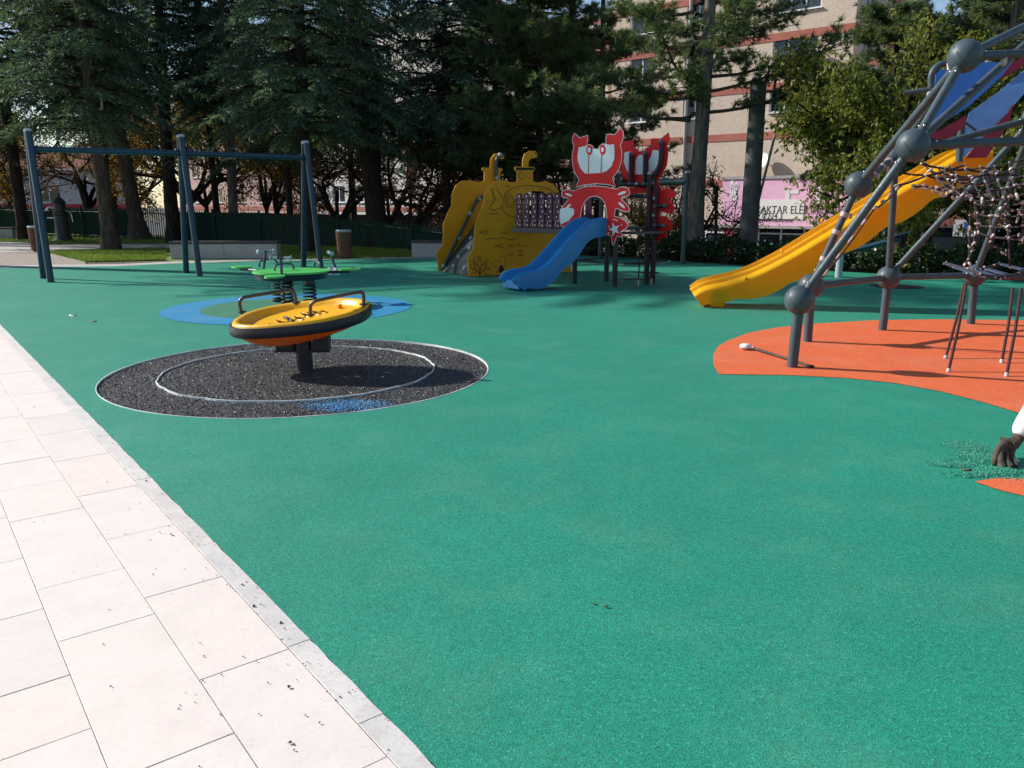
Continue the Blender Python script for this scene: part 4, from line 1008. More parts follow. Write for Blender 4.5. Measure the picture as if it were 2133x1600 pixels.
traced = [((100, 310), (430, 200), (870, 75)), ((560, 360), (760, 255), (1180, 165)), ((930, 430), (1130, 420), (1380, 340), (1600, 260)), ((100, 150), (420, 190), (740, 250), (1060, 300), (1330, 340)),
          ((380, 60), (640, 110), (900, 130), (1250, 150), (1600, 200)), ((290, 310), (410, 310), (550, 340), (680, 365), (790, 385)), ((1390, 450), (1385, 830), (1400, 1240)), ((1020, 850), (1240, 910), (1500, 880), (1650, 830)),
          ((1170, 960), (1290, 1040), (1340, 1100)), ((950, 480), (940, 800), (930, 1200)), ((1000, 870), (970, 1060), (880, 1220)), ((1290, 580), (1250, 660), (1340, 770)), ((1330, 560), (1500, 600), (1620, 560)), ((1480, 720), (1500, 640), (1600, 560)),
          ((1160, 160), (1150, 420), (1030, 790)), ((1350, 350), (1480, 470), (1600, 520)), ((700, 90), (760, 250), (800, 390))]
for i, tr in enumerate(traced):
    Y = 7.6 + 0.25 * (i % 5)
    for a, b in zip(tr[:-1], tr[1:]): rope(r5(*a, Y), r5(*b, Y), 0.012, 0.0105, 2)
# two woven nets between the frame's pipes
def net(TL, TR, BL, BR, nu, nv, s_):
    Pn = [[None] * (nv + 1) for _ in range(nu + 1)]
    for i in range(nu + 1):
        for j in range(nv + 1):
            u_, v_ = i / nu, j / nv; p = (TL * (1 - u_) + TR * u_) * (1 - v_) + (BL * (1 - u_) + BR * u_) * v_
            Pn[i][j] = p - UP * (s_ * 4 * u_ * (1 - u_)) + Vector((random.uniform(-1, 1), random.uniform(-1, 1), random.uniform(-1, 1))) * 0.009
    for i in range(nu + 1):
        for j in range(nv + 1):
            if i < nu: ropes.tube(sag(Pn[i][j], Pn[i + 1][j], 0.012, 3), 0.0095, 6)
            if j < nv: ropes.tube(sag(Pn[i][j], Pn[i][j + 1], 0.012, 3), 0.0085, 6)
            conn_at(Pn[i][j], None, random.uniform(0.9, 1.3))
net(r5(420, 60, 8.7), r5(1750, -70, 8.3), r5(720, 380, 7.3), r5(1750, 300, 6.9), 8, 4, 0.10)
net(r5(1010, 520, 8.2), r5(1750, 460, 7.6), r5(1030, 860, 8.0), r5(1750, 900, 7.5), 4, 3, 0.03)
ropes.build('rope_net', 'rope', cf, kind='stuff')
conn.build('rope_connectors', 'clamp', cf, kind='stuff')
# row of hanging grips
for (u, v, r) in ((315, 330, 26), (415, 345, 22), (545, 370, 30), (650, 405, 36), (775, 440, 32)):
    c = r5(u, v, 7.9); mb = MB(); k_ = r / 5.516 / 1650 * 8.0
    mb.tube(smooth_pts([c + Vector((-1.2 * k_, 0, 0.1 * k_)), c + Vector((-0.5 * k_, 0, -0.7 * k_)), c + Vector((0.6 * k_, 0, -0.4 * k_)), c + Vector((0.9 * k_, 0, 0.9 * k_))], 4), 0.42 * k_, 10); mb.build('rope_grip', 'clamp', cf)
# clamps along pipes
for e_, ts in (('be', (0.28, 0.55, 0.72)), ('eg', (0.35, 0.6, 0.8))):
    a, b = NODES[e_[0]], NODES[e_[1]]; d = (b - a).normalized()
    for t in ts:
        c = a + (b - a) * t; mb = MB(); mb.lathe([(0.038, -0.028), (0.042, -0.024), (0.042, 0.018), (0.039, 0.022)], c, 16, d)
        mb.box(c + Vector((0.05, -0.035, -0.02)), (0.025, 0.015, 0.055), None); mb.build('pipe_clamp', 'clamp', PIPES[e_], bevel=0.004)
P_af = [NODES['b'] + Vector((0.06, -0.12, 0.1)), NODES['e'] + Vector((0.10, -0.16, -0.25)), NODES['g'] + Vector((0.0, -0.2, -0.3))]
mb = MB(); cn = MB()
for a, b in zip(P_af[:-1], P_af[1:]):
    P = sag(a, b, 0.03, 10); mb.tube(P, 0.010, 7)
mb.build('edge_rope', 'rope', cf)
conn = MB()
for a, b in zip(P_af[:-1], P_af[1:]):
    for i in range(4): conn_at(a + (b - a) * (i / 4 + 0.08), (b - a).normalized(), 1.6)
conn.build('rope_connectors', 'clamp', cf, kind='stuff')
# ground ropes with pale end sleeves
for (u0, u1) in (((2009, 590), (1969, 748)), ((2013, 590), (1975, 776)), ((2110, 600), (2086, 757)), ((2127, 600), (2096, 785))):
    b = G(*u1); a = D(u0[0], u0[1], b.y + 0.35); 
    mb = MB(); mb.tube([b + UP * 0.0, b + (a - b) * 0.5 + Vector((0.01, 0, 0)), a], 0.013, 8); q_ = mb.build('ground_rope', 'rope_red', cf)
    mb = MB(); mb.tube([b - UP * 0.0, b + (a - b).normalized() * 0.035], 0.017, 10); mb.build('rope_end', 'clamp', q_)
# hammock of rope and belt webbing
hm = [r5(920, 1280, 8.3), r5(1040, 1330, 8.0), r5(1180, 1365, 7.8), r5(1300, 1372, 7.8), r5(1420, 1350, 7.9), r5(1600, 1290, 8.1)]
hb = [p + Vector((0.05, 0.55, 0.03)) for p in hm]
mb = MB(); mb.tube(smooth_pts(hm, 5), 0.016, 8); mb.tube(smooth_pts(hb, 5), 0.016, 8); hk = mb.build('hammock_rope', 'rope', cf)
mb = MB(); k_ = 6
for i in range(6):
    a = hm[i]; b = hb[i]; d = (b - a).normalized(); n_ = Vector((0, 0, 1)); sdv = d.cross(n_).normalized()
    mb.box((a + b) / 2, (0.075, (b - a).length * 0.9, 0.012), (sdv, d, d.cross(sdv)))
mb.build('hammock_slat', 'belt', hk)
conn = MB()
for P in (smooth_pts(hm, 5), smooth_pts(hb, 4)):
    for p in P[::2]: conn_at(p, None, 1.1)
conn.build('rope_connectors', 'clamp', hk, kind='stuff')
# blue and maroon side panels
def q4(u, v, Y): return D(1850 + u / 5.516, 40 + v / 5.516, Y)
def panel(pts, Y, slope, mat, name, th=0.012):
    P = [q4(u, v, Y) for u, v in pts]; c = sum(P, Vector()) / len(P)
    n = Vector((-0.25, -1, slope)).normalized()
    P = [on_plane(1850 + u / 5.516, 40 + v / 5.516, c, n) for u, v in pts]
    mb = MB(); mb.plate(P, n, th); return mb.build(name, mat, cf, smooth=False, bevel=0.002)
panel([(545, 640), (600, 585), (700, 562), (1080, 500), (1425, 497), (1300, 660), (920, 1010), (500, 1270), (515, 1000)], 10.6, 0.25, 'mesh_blue', 'blue_panel')
panel([(930, 1075), (1250, 850), (1700, 470), (1700, 700), (1360, 1090), (1110, 1330), (880, 1590), (848, 1570), (890, 1210)], 10.75, 0.35, 'mesh_blue_pale', 'blue_panel')
panel([(1428, 497), (1700, 385), (1700, 450), (1300, 690), (1290, 675)], 10.85, 0.25, 'board_maroon', 'maroon_panel')
panel([(480, 1330), (905, 1100), (880, 1230), (700, 1372), (520, 1375)], 10.5, 0.25, 'board_maroon', 'maroon_panel')
panel([(885, 1595), (1110, 1335), (1365, 1095), (1440, 960), (1400, 1150), (1250, 1420), (1130, 1590)], 10.65, 0.3, 'board_maroon', 'maroon_panel')
mb = MB(); mb.tube(smooth_pts([q4(495, 1000, 10.1), q4(495, 760, 10.1), q4(500, 640, 10.1), q4(560, 545, 10.1), q4(660, 505, 10.1), q4(800, 470, 10.1)], 4), 0.040, 14); q_ = mb.build('guard_rail', 'pipe_grey', cf)
mb = MB(); mb.tube([q4(180, 850, 10.2), q4(480, 810, 10.1)], 0.03, 12); mb.build('guard_rail', 'pipe_grey', cf)
mb = MB(); mb.tube([q4(850, 1150, 10.6), q4(815, 1640, 10.6)], 0.045, 12); mb.build('platform_post', 'pipe_grey', cf)
mb = MB(); mb.tube([q4(890, 1190, 10.5), q4(1090, 1340, 10.5)], 0.016, 10); mb.build('platform_brace', 'pipe_grey', cf)
for (u, v) in ((705, 540), (480, 880)):
    mb = MB(); p = q4(u, v, 10.05); mb.tube([p - UP * 0.05, p - UP * 0.035, p + UP * 0.035, p + UP * 0.05], [0.02, 0.038, 0.038, 0.02], 12); mb.build('pipe_clamp', 'clamp', cf)
hq = NODES['h'].lerp(NODES['p'], 0.24); mb = MB(); mb.tube([hq - UP * 0.09, hq - UP * 0.075, hq - UP * 0.015, hq], [0.012, 0.024, 0.024, 0.02], 12); mb.build('pipe_clamp', 'clamp', PIPES['hp'])
mb = MB(); mb.plate([Vector((5.72, 11.55, 1.78)), Vector((5.66, 10.85, 1.78)), Vector((6.6, 10.75, 1.78)), Vector((6.66, 11.45, 1.78))], UP, 0.05); mb.build('platform', 'deck', cf, smooth=False)
# yellow slide
half = [(0.29, -0.26), (0.305, -0.06), (0.335, -0.015), (0.345, 0.02), (0.335, 0.045), (0.275, 0.098), (0.262, 0.094), (0.25, 0.13), (0.238, 0.158), (0.225, 0.162), (0.21, 0.14), (0.20, 0.06), (0.165, 0.012), (0.0, 0.0)]
prof = half + [(-x, z) for x, z in half[::-1][1:]]
ypx = [(1447, 590, 11.64), (1462, 580, 11.62), (1482, 574, 11.60), (1512, 567, 11.58), (1560, 552, 11.53), (1625, 520, 11.47), (1700, 475, 11.41), (1800, 415, 11.34), (1890, 361, 11.28), (1940, 332, 11.24), (1975, 314, 11.21), (2030, 303, 11.17)]
yp = [D(px, py, Y + 0.27) - Vector((0.035, 0.27, 0.165)) for px, py, Y in ypx]
ys_, P = slide([Vector(p) for p in yp], prof, 'plastic_slide', 'slide', cf, 'long yellow moulded slide', wave=0.055, sub=8, taper=1.3)
c = G(1493, 640) + Vector((0.02, 0.12, 0)); hd = Vector((0.99, -0.13, 0))
mb = MB(); sdv = Vector((0.13, 0.99, 0))
mb.add([c + hd * a * w + sdv * b * w2 + UP * z for z, w, w2 in ((0.0, 0.10, 0.17), (0.28, 0.13, 0.22)) for a, b in ((-1, -1), (1, -1), (1, 1), (-1, 1))], [(3, 2, 1, 0), (4, 5, 6, 7), (0, 1, 5, 4), (1, 2, 6, 5), (2, 3, 7, 6), (3, 0, 4, 7)])
mb.build('slide_foot', 'plastic_slide', ys_, bevel=0.02)
mb = MB()
for px, py in ((1712, 460), (1629, 524), (1553, 579)):
    p = on_plane(px, py, Vector((4.0, 11.12, 0.5)), Vector((-0.13, -0.99, 0))); mb.ball(p, 0.02, 10, 8, (1, 1, 1.5))
mb.build('moulding_boss', 'plastic_slide', ys_)

# ------------------------------------------------------------------ float tool on the orange floor
ta, tb = G(1566, 724, 0.03), G(1692, 764, 0.014)
tl = empty('floor_roller', (ta.x, ta.y, 0), 'grey stick with a white head lying on the orange floor', 'hand tool')
mb = MB(); mb.tube([ta, tb], 0.013, 12); h_ = mb.build('stick', 'steel_bronze', tl)
mb = MB(); d = (tb - ta).normalized(); mb.lathe([(0.017, -0.012), (0.017, 0.01)], tb, 12, d); mb.build('end_cap', 'pipe_dark', h_)
mb = MB(); c = G(1553, 722, 0.035); mb.ball(c, 0.06, 20, 12, (1.0, 1.0, 0.55)); mb.v = [c + (p - c) * (1 + 0.2 * noise.noise(p * 25)) for p in mb.v]; hd_ = mb.build('head', 'white_pvc', tl)
mb = MB(); mb.lathe([(0.016, 0.0), (0.013, 0.05)], ta - d * 0.02, 10, d); mb.build('socket', 'white_pvc', hd_)

# ------------------------------------------------------------------ green granule heap, orange leaf, crouching worker at the right edge
q = []
hp = [(2090, 985, 0.055, 0.045, 1500, 0.02), (2040, 955, 0.07, 0.06, 900, 0.006), (1985, 968, 0.06, 0.025, 500, 0.004), (2015, 930, 0.05, 0.05, 450, 0.003), (2060, 990, 0.09, 0.025, 900, 0.012)]
for px, py, sx, sy, n, h in hp:
    g = G(px, py)
    for _ in range(int(n * 2.2)):
        a, b = rng.normal(0, 1, 2); q.append((g.x + a * sx, g.y + b * sy, 0.004 + max(0, h * (1 - (a * a + b * b) / 4)) * rng.uniform(0, 1)))
for (px, py, mt, lab, sz_) in ((195, 669, 'leaf_dry', 'small brown leaf on the green floor left of the blue ring', 0.04), (152, 657, 'sign_white', 'scrap of white paper on the green floor at the left', 0.05), (1262, 1262, 'leaf_dry', 'tiny dry leaf on the green floor in the foreground', 0.010)):
    c_ = G(px, py, 0.008); mb = MB(); P = [c_ + Vector((math.cos(a) * sz_, math.sin(a) * sz_ * 0.5, 0.25 * sz_ * math.cos(2 * a))) for a in [2 * math.pi * i / 12 for i in range(12)]]
    mb.add([c_] + P, [(0, 1 + i, 1 + (i + 1) % 12) for i in range(12)]); lo_ = mb.build('dry_leaf' if mt == 'leaf_dry' else 'paper_scrap', mt); tag(lo_, lab, 'leaf' if mt == 'leaf_dry' else 'paper')
    so = lo_.modifiers.new('thick', 'SOLIDIFY'); so.thickness = 0.002
granules('green_granules', 'rubber_green', q, 0.0046, label='loose green rubber granules heaped at the tip of the orange area')
lc = G(2013, 979, 0.012)
mb = MB(); P = []
for i in range(14):
    a = 2 * math.pi * i / 14; P.append(lc + Vector((math.cos(a) * 0.032, math.sin(a) * 0.017, 0.006 * math.cos(2 * a) + random.uniform(-0.003, 0.003))))
mb.add([lc + UP * 0.004] + P, [(0, 1 + i, 1 + (i + 1) % 14) for i in range(14)]); o = mb.build('dry_leaf', 'leaf_dry'); tag(o, 'small curled orange leaf lying by the green granules', 'leaf')
so = o.modifiers.new('thick', 'SOLIDIFY'); so.thickness = 0.002

def skin(name, pts, edges, mat, parent=None, root=0, sub=2, scale=1.0):
    off = wpos(parent) if parent is not None else Vector((0, 0, 0))
    me = bpy.data.meshes.new(name); me.from_pydata([tuple(Vector(p[:3]) - off) for p in pts], edges, []); me.update()
    o = link_mesh(name, me, None, parent)
    md = o.modifiers.new('skin', 'SKIN'); md.use_smooth_shade = True
    if not me.skin_vertices:
        bpy.context.view_layer.objects.active = o
    lay = me.skin_vertices[0] if me.skin_vertices else None
    if lay is None:
        import bmesh
        b = bmesh.new(); b.from_mesh(me); b.verts.layers.skin.verify(); b.to_mesh(me); b.free(); lay = me.skin_vertices[0]
    for i, p in enumerate(pts):
        rr = p[3] * scale; lay.data[i].radius = (rr, rr * (p[4] if len(p) > 4 else 1.0)); lay.data[i].use_root = (i == root)
    s_ = o.modifiers.new('sub', 'SUBSURF'); s_.levels = sub; s_.render_levels = sub
    dg = bpy.context.evaluated_depsgraph_get(); m2 = bpy.data.meshes.new_from_object(o.evaluated_get(dg))
    o.modifiers.clear(); old = o.data; o.data = m2; bpy.data.meshes.remove(old); m2.name = name
    m2.materials.clear(); m2.materials.append(MATS[mat])
    m2.polygons.foreach_set('use_smooth', [True] * len(m2.polygons))
    return o
tip = G(2072, 968, 0.012); wr = D(2112, 927, 4.44)      # index finger tip on the floor, wrist
sh = Vector((3.56, 4.66, 0.80)); el = wr + Vector((0.16, 0.07, 0.25))
pel = Vector((4.15, 4.85, 0.42)); chest = Vector((3.85, 4.75, 0.80)); neck = Vector((3.70, 4.68, 0.98)); head = Vector((3.60, 4.62, 1.12))
sh2 = Vector((3.92, 4.45, 0.82)); el2 = Vector((3.75, 4.22, 0.50)); wr2 = Vector((3.55, 4.20, 0.28)); hd2 = Vector((3.47, 4.19, 0.14))
k1 = Vector((3.75, 5.05, 0.52)); f1 = Vector((3.98, 5.05, 0.07)); t1 = Vector((3.80, 5.06, 0.045)); k2 = Vector((3.82, 4.60, 0.10)); f2_ = Vector((4.28, 4.62, 0.08)); t2 = Vector((4.36, 4.62, 0.045))
bp_ = [(*pel, 0.15), (*((pel + chest) / 2), 0.135), (*chest, 0.15), (*neck, 0.055), (*head, 0.095, 1.15), (*sh, 0.058), (*el, 0.040), (*wr, 0.026), (*sh2, 0.058), (*el2, 0.042), (*wr2, 0.028), (*hd2, 0.035), (*k1, 0.065), (*f1, 0.042), (*t1, 0.038), (*k2, 0.065), (*f2_, 0.045), (*t2, 0.038), (*(head + Vector((-0.02, -0.01, 0.09))), 0.075)]
be_ = [(0, 1), (1, 2), (2, 3), (3, 4), (2, 5), (5, 6), (6, 7), (2, 8), (8, 9), (9, 10), (10, 11), (0, 12), (12, 13), (13, 14), (0, 15), (15, 16), (16, 17), (4, 18)]
per = skin('person', bp_, be_, 'skin')
tag(per, 'crouching worker in white sleeve and dark glove pressing granules at the right edge', 'person')
skin('shirt', [(*((pel + chest) / 2), 0.165), (*chest, 0.175), (*((chest + neck) / 2), 0.10), (*sh, 0.078), (*el, 0.062), (*(el + (wr - el) * 0.55), 0.064), (*(wr + (el - wr) * 0.16), 0.056), (*sh2, 0.078), (*el2, 0.060), (*(wr2 + (el2 - wr2) * 0.1), 0.045)], [(0, 1), (1, 2), (1, 3), (3, 4), (4, 5), (5, 6), (1, 7), (7, 8), (8, 9)], 'shirt', per)
skin('trousers', [(*pel, 0.175), (*((pel + chest) * 0.5), 0.15), (*k1, 0.085), (*(f1 + UP * 0.05), 0.06), (*k2, 0.080), (*(f2_ + Vector((-0.06, 0, 0))), 0.06)], [(0, 1), (0, 2), (2, 3), (0, 4), (4, 5)], 'trousers', per)
skin('hair', [(*(head + Vector((0.03, 0.02, 0.05))), 0.085), (*(head + Vector((0.0, 0.0, 0.11))), 0.08)], [(0, 1)], 'hair', per)
# glove: wrist, palm, five separate fingers bent down onto the floor
K = [D(2086, 928, 4.36), D(2088, 925, 4.40), D(2092, 923, 4.44), D(2098, 922, 4.47)]
gp = [(*(wr + (el - wr).normalized() * 0.075), 0.043), (*wr, 0.034), (*(wr.lerp(K[1], 0.45)), 0.046, 0.8), (*(wr.lerp(K[1], 0.8)), 0.047, 0.75)]; ge = [(0, 1), (1, 2), (2, 3)]
tips = [G(2071, 970, 0.012), G(2087, 977, 0.012), G(2104, 976, 0.012), G(2119, 972, 0.012)]
for i in range(4):
    a = K[i] + UP * 0.0; t_ = tips[i]; b = a + (t_ - a) * 0.36 + Vector((-0.016 + 0.004 * i, -0.004, 0.004)); c = a + (t_ - a) * 0.72 + Vector((-0.010, -0.002, 0.0))
    k_ = len(gp); gp += [(*a, 0.0200), (*b, 0.0180), (*c, 0.0165), (*t_, 0.0130)]; ge += [(3, k_), (k_, k_ + 1), (k_ + 1, k_ + 2), (k_ + 2, k_ + 3)]
tb_ = wr.lerp(K[0], 0.35) + Vector((0.0, -0.035, -0.012)); k_ = len(gp)
gp += [(*tb_, 0.020), (*(tb_ + Vector((-0.020, -0.014, -0.030))), 0.0165), (*(tb_ + Vector((-0.048, -0.012, -0.052))), 0.0125)]; ge += [(2, k_), (k_, k_ + 1), (k_ + 1, k_ + 2)]
gl = skin('glove', gp, ge, 'glove', per, root=1)

# ------------------------------------------------------------------ seesaw behind the climbing frame
sw = empty('seesaw', D(1752, 560, 16.5) * 1.0, 'dark blue seesaw seen behind the climbing frame', 'seesaw')
sw.location.z = 0
a, b = D(1655, 558, 16.6), D(1875, 500, 15.6); a.z, b.z = 0.22, 0.80; m_ = a + (b - a) * 0.45
mb = MB(); mb.tube([a, b], 0.055, 14); mb.build('beam', 'pipe_teal', sw)
mb = MB(); mb.tube([Vector((m_.x, m_.y, 0)), m_], 0.07, 16); mb.build('post', 'cap_grey', sw)
for e_, s in ((a, 1), (b, -1)):
    d = (b - a).normalized() * s
    mb = MB(); mb.box(e_ + UP * 0.08, (0.42, 0.26, 0.03), ((b - a).normalized(), (b - a).normalized().cross(UP).normalized(), UP)); mb.build('seat', 'pipe_teal', sw, bevel=0.01)
    c = e_ + d * 0.32 + UP * 0.24; mb = MB(); mb.tube(circle(c, 0.14, 24, (b - a).normalized().cross(UP).normalized(), UP), 0.016, 8, closed=True); mb.build('handle_hoop', 'pipe_teal_far', sw)
mb = MB(); pt = D(1683, 528, 15.9); mb.tube([Vector((pt.x, pt.y, 0)), pt], 0.024, 10); mb.ball(pt + Vector((-0.06, 0, 0.02)), 0.045, 10, 8); mb.tube([pt, pt + Vector((0.18, 0, 0))], 0.014, 8)
tag(mb.build('tap_post', 'iron_dark'), 'small dark post with a bent arm under the yellow slide', 'post')

# ------------------------------------------------------------------ benches, bins, pump
def bench(p0, p1, depth, h, label, back):
    d = (p1 - p0).normalized(); n = Vector((-d.y, d.x, 0)); L = (p1 - p0).length
    root = empty('wall_bench', (p0.x, p0.y, 0), label, 'bench', 'low walls used as benches')
    c = (p0 + p1) / 2 + n * depth / 2
    mb = MB(); mb.box(c + UP * (h - 0.07) / 2, (L, depth, h - 0.07), (d, n, UP)); mb.build('base', 'bench_render', root, smooth=False, bevel=0.02)
    mb = MB(); mb.box(c + UP * (h - 0.033), (L + 0.05, depth + 0.05, 0.064), (d, n, UP)); mb.build('seat_slab', 'granite_dark', root, smooth=False, bevel=0.012)
    nn = max(2, int(L / 1.0)); 
    for i in range(1, nn):
        p = p0 + d * (L * i / nn) - n * 0.0015
        mb = MB(); mb.box(p + UP * (h - 0.07) / 2 + n * 0.0, (0.008, 0.004, h - 0.09), (d, n, UP)); mb.build('joint', 'granite_dark', root, smooth=False)
bench(G(356, 540), G(578, 539), 0.45, 0.47, 'long low bench wall with a dark slab behind the swing', 1)
bench(G(858, 536), G(990, 536), 0.45, 0.46, 'short low bench wall half hidden by the yellow submarine', 1)
bench(G(-170, 499), G(28, 499), 0.6, 0.50, 'low bench wall cut off by the left edge of the photo', 1)
def bin_(c, r, h, label, lid):
    root = empty('litter_bin', c, label, 'litter bin', 'slatted wooden litter bins')
    mb = MB(); mb.lathe([(r * 0.78, 0.03), (r * 0.9, h)], c, 20); mb.build('liner', 'iron_dark', root)
    n = 16
    for i in range(n):
        a = 2 * math.pi * i / n; o_ = Vector((math.cos(a), math.sin(a), 0)); t = Vector((-o_.y, o_.x, 0))
        lo_, hi_ = c + o_ * r * 0.84 + UP * 0.03, c + o_ * r + UP * h
        ax = (hi_ - lo_).normalized(); w = 2 * math.pi * r / n * 0.78
        mb = MB(); mb.box((lo_ + hi_) / 2, (w, 0.02, (hi_ - lo_).length), (t, t.cross(ax) * -1, ax)); mb.build('slat', 'wood', root, smooth=False, bevel=0.003)
    mb = MB(); mb.lathe([(r * 1.04, h - 0.02), (r * 1.08, h + 0.015), (r * 1.0, h + 0.045), (r * 0.8, h + 0.05), (r * 0.8, h + 0.0)], c, 24, caps=False); mb.build('rim', lid, root)
    mb = MB(); mb.lathe([(r * 0.7, 0.0), (r * 0.7, 0.04)], c, 20); mb.build('base', 'iron_dark', root)
bin_(G(718, 538), 0.205, 0.72, 'tapered wooden litter bin with pale rim on the grass behind the rocker', 'cap_grey')
bin_(G(79, 523), 0.20, 0.74, 'wooden litter bin with white rim hidden behind the left swing leg', 'white_pvc')
pc = G(133, 503)
pu = empty('water_pump', (pc.x, pc.y, 0), 'tall dark cast iron water pump standing on the park path', 'water pump')
mb = MB(); mb.lathe([(0.42, 0.0), (0.42, 0.05), (0.33, 0.09), (0.27, 0.25), (0.25, 0.7), (0.235, 1.0), (0.27, 1.04), (0.27, 1.12), (0.22, 1.16), (0.21, 1.45), (0.25, 1.5), (0.17, 1.62), (0.06, 1.72), (0.05, 1.82), (0.0, 1.86)], pc, 24); mb.build('column', 'iron_dark', pu)
mb = MB(); mb.tube(smooth_pts([pc + Vector((-0.2, -0.05, 1.3)), pc + Vector((-0.38, -0.1, 1.32)), pc + Vector((-0.45, -0.12, 1.2))], 4), 0.05, 10); mb.build('spout', 'bolt', pu)
mb = MB(); mb.tube(smooth_pts([pc + Vector((0.2, 0, 1.2)), pc + Vector((0.4, 0, 1.1)), pc + Vector((0.45, 0, 0.75))], 4), 0.022, 8); mb.build('pump_handle', 'bolt', pu)
mb = MB(); mb.box(pc + Vector((-0.3, -0.08, 0.92)), (0.35, 0.12, 0.05)); mb.build('bucket_hook', 'bolt', pu, bevel=0.01)

# ------------------------------------------------------------------ park fence
fe = empty('park_fence', (-10, 30.5, 0), 'dark green metal bar fence along the far side of the park', 'fence')
fpath = [(-34, 43.5, 0.0, 1.45), (-24, 37.8, 0.0, 1.40), (-16, 33.8, -0.05, 1.30), (-9.5, 30.4, -0.1, 1.15), (-6.0, 27.8, -0.15, 1.02), (-3.2, 25.6, -0.3, 0.85), (-0.6, 24.0, -0.5, 0.55), (1.6, 24.3, -0.7, 0.3)]
bars = MB()
for (x0, y0, b0, t0), (x1, y1, b1, t1) in zip(fpath[:-1], fpath[1:]):
    A, B = Vector((x0, y0, 0)), Vector((x1, y1, 0)); L = (B - A).length; n = int(L / 0.13)
    for i in range(n):
        f_ = i / n; p = A.lerp(B, f_); zb = b0 + (b1 - b0) * f_; zt = t0 + (t1 - t0) * f_
        bars.box(p + UP * (zb + zt) / 2, (0.028, 0.028, zt - zb))
    for off in (0.12, 0.85):
        mb = MB(); za, zb_ = b0 + (t0 - b0) * off, b1 + (t1 - b1) * off; mb.tube([A + UP * za, B + UP * zb_], 0.022, 6); mb.build('rail', 'fence_green', fe)
    k_ = max(1, int(L / 2.4))
    for i in range(k_):
        f_ = i / k_; p = A.lerp(B, f_); zb = b0 + (b1 - b0) * f_ - 0.2; zt = t0 + (t1 - t0) * f_ + 0.06
        mb = MB(); mb.box(p + UP * (zb + zt) / 2, (0.07, 0.07, zt - zb)); mb.build('post', 'fence_green', fe, bevel=0.005)
        # windbreak sheet behind most bays
        if random.random() < 0.72:
            q0, q1 = p + Vector((0.02, 0.06, 0)), A.lerp(B, (i + 1) / k_) + Vector((0.0, 0.06, 0)); f2b = (i + 1) / k_
            mb = MB(); mb.plate([q0 + UP * (zb + 0.25), q1 + UP * (b0 + (b1 - b0) * f2b + 0.05), q1 + UP * (t0 + (t1 - t0) * f2b - 0.08), q0 + UP * (zt - 0.14)], Vector((0.45, -0.9, 0)), 0.01); mb.build('screen_sheet', 'fence_green', fe, smooth=False)
bars.build('bars', 'fence_green', fe, kind='stuff', smooth=False)

# ------------------------------------------------------------------ buildings along the street
def wall_open(O, u, n, L, z0, z1, opens, depth=0.18):
    """front wall with rectangular openings (s0,s1,z0,z1) and their reveals"""
    mb = MB(); ss = sorted({0.0, L} | {min(max(a, 0), L) for o in opens for a in o[:2]}); zs = sorted({z0, z1} | {min(max(a, z0), z1) for o in opens for a in o[2:4]})
    P = lambda s, z, d=0.0: O + u * s + n * -d + UP * z
    for s0, s1 in zip(ss[:-1], ss[1:]):
        for a, b in zip(zs[:-1], zs[1:]):
            cs, cz = (s0 + s1) / 2, (a + b) / 2
            if any(o[0] < cs < o[1] and o[2] < cz < o[3] for o in opens): continue
            mb.add([P(s0, a), P(s1, a), P(s1, b), P(s0, b)], [(0, 1, 2, 3)])
    for s0, s1, a, b in [o[:4] for o in opens]:
        c = [(s0, a), (s1, a), (s1, b), (s0, b)]
        mb.add([P(*q) for q in c] + [P(*q, depth) for q in c], [(i, (i + 1) % 4, (i + 1) % 4 + 4, i + 4) for i in range(4)])
    return mb
def window(root, O, u, n, s0, s1, z0, z1, cols, frame='white_pvc', curtain=True):
    P = lambda s, z, d: O + u * s - n * d + UP * z
    ax = (u, n, UP); fw = 0.07; d = 0.12
    mb = MB()
    mb.box(P((s0 + s1) / 2, z0 + fw / 2 + 0.002, d), (s1 - s0 - 0.004, 0.07, fw), ax); mb.box(P((s0 + s1) / 2, z1 - fw / 2 - 0.002, d), (s1 - s0 - 0.004, 0.07, fw), ax)
    for i in range(cols + 1):
        s = s0 + fw / 2 + 0.003 + (s1 - s0 - fw - 0.006) * i / cols; mb.box(P(s, (z0 + z1) / 2, d), (fw, 0.068, z1 - z0 - 2 * fw - 0.004), ax)
    w = mb.build('window', frame, root, smooth=False)
    for i in range(cols):
        a = s0 + (s1 - s0) * i / cols; b = s0 + (s1 - s0) * (i + 1) / cols
        mb = MB(); mb.box(P((a + b) / 2, (z0 + z1) / 2, d + 0.01), (b - a - 0.05, 0.012, z1 - z0 - 0.1), ax); mb.build('pane', 'window_glass', w, smooth=False)
    if curtain:
        mb = MB(); k_ = 24; a, b = s0 + 0.05 + (s1 - s0) * random.choice((0, 0, 0.33)), s1 - 0.05
        row = [P(a + (b - a) * i / k_, 0, 0.30 + 0.035 * math.sin(i * 2.1)) for i in range(k_ + 1)]
        mb.add([p + UP * (z0 + 0.02) for p in row] + [p + UP * (z1 - 0.02) for p in row], [(i, i + 1, i + k_ + 2, i + k_ + 1) for i in range(k_)]); mb.build('curtain', 'curtain', w)
    mb = MB(); mb.box(P((s0 + s1) / 2, z0 - 0.03, -0.04), (s1 - s0 + 0.14, 0.20, 0.05), ax); mb.build('sill', 'white_pvc', w, smooth=False)
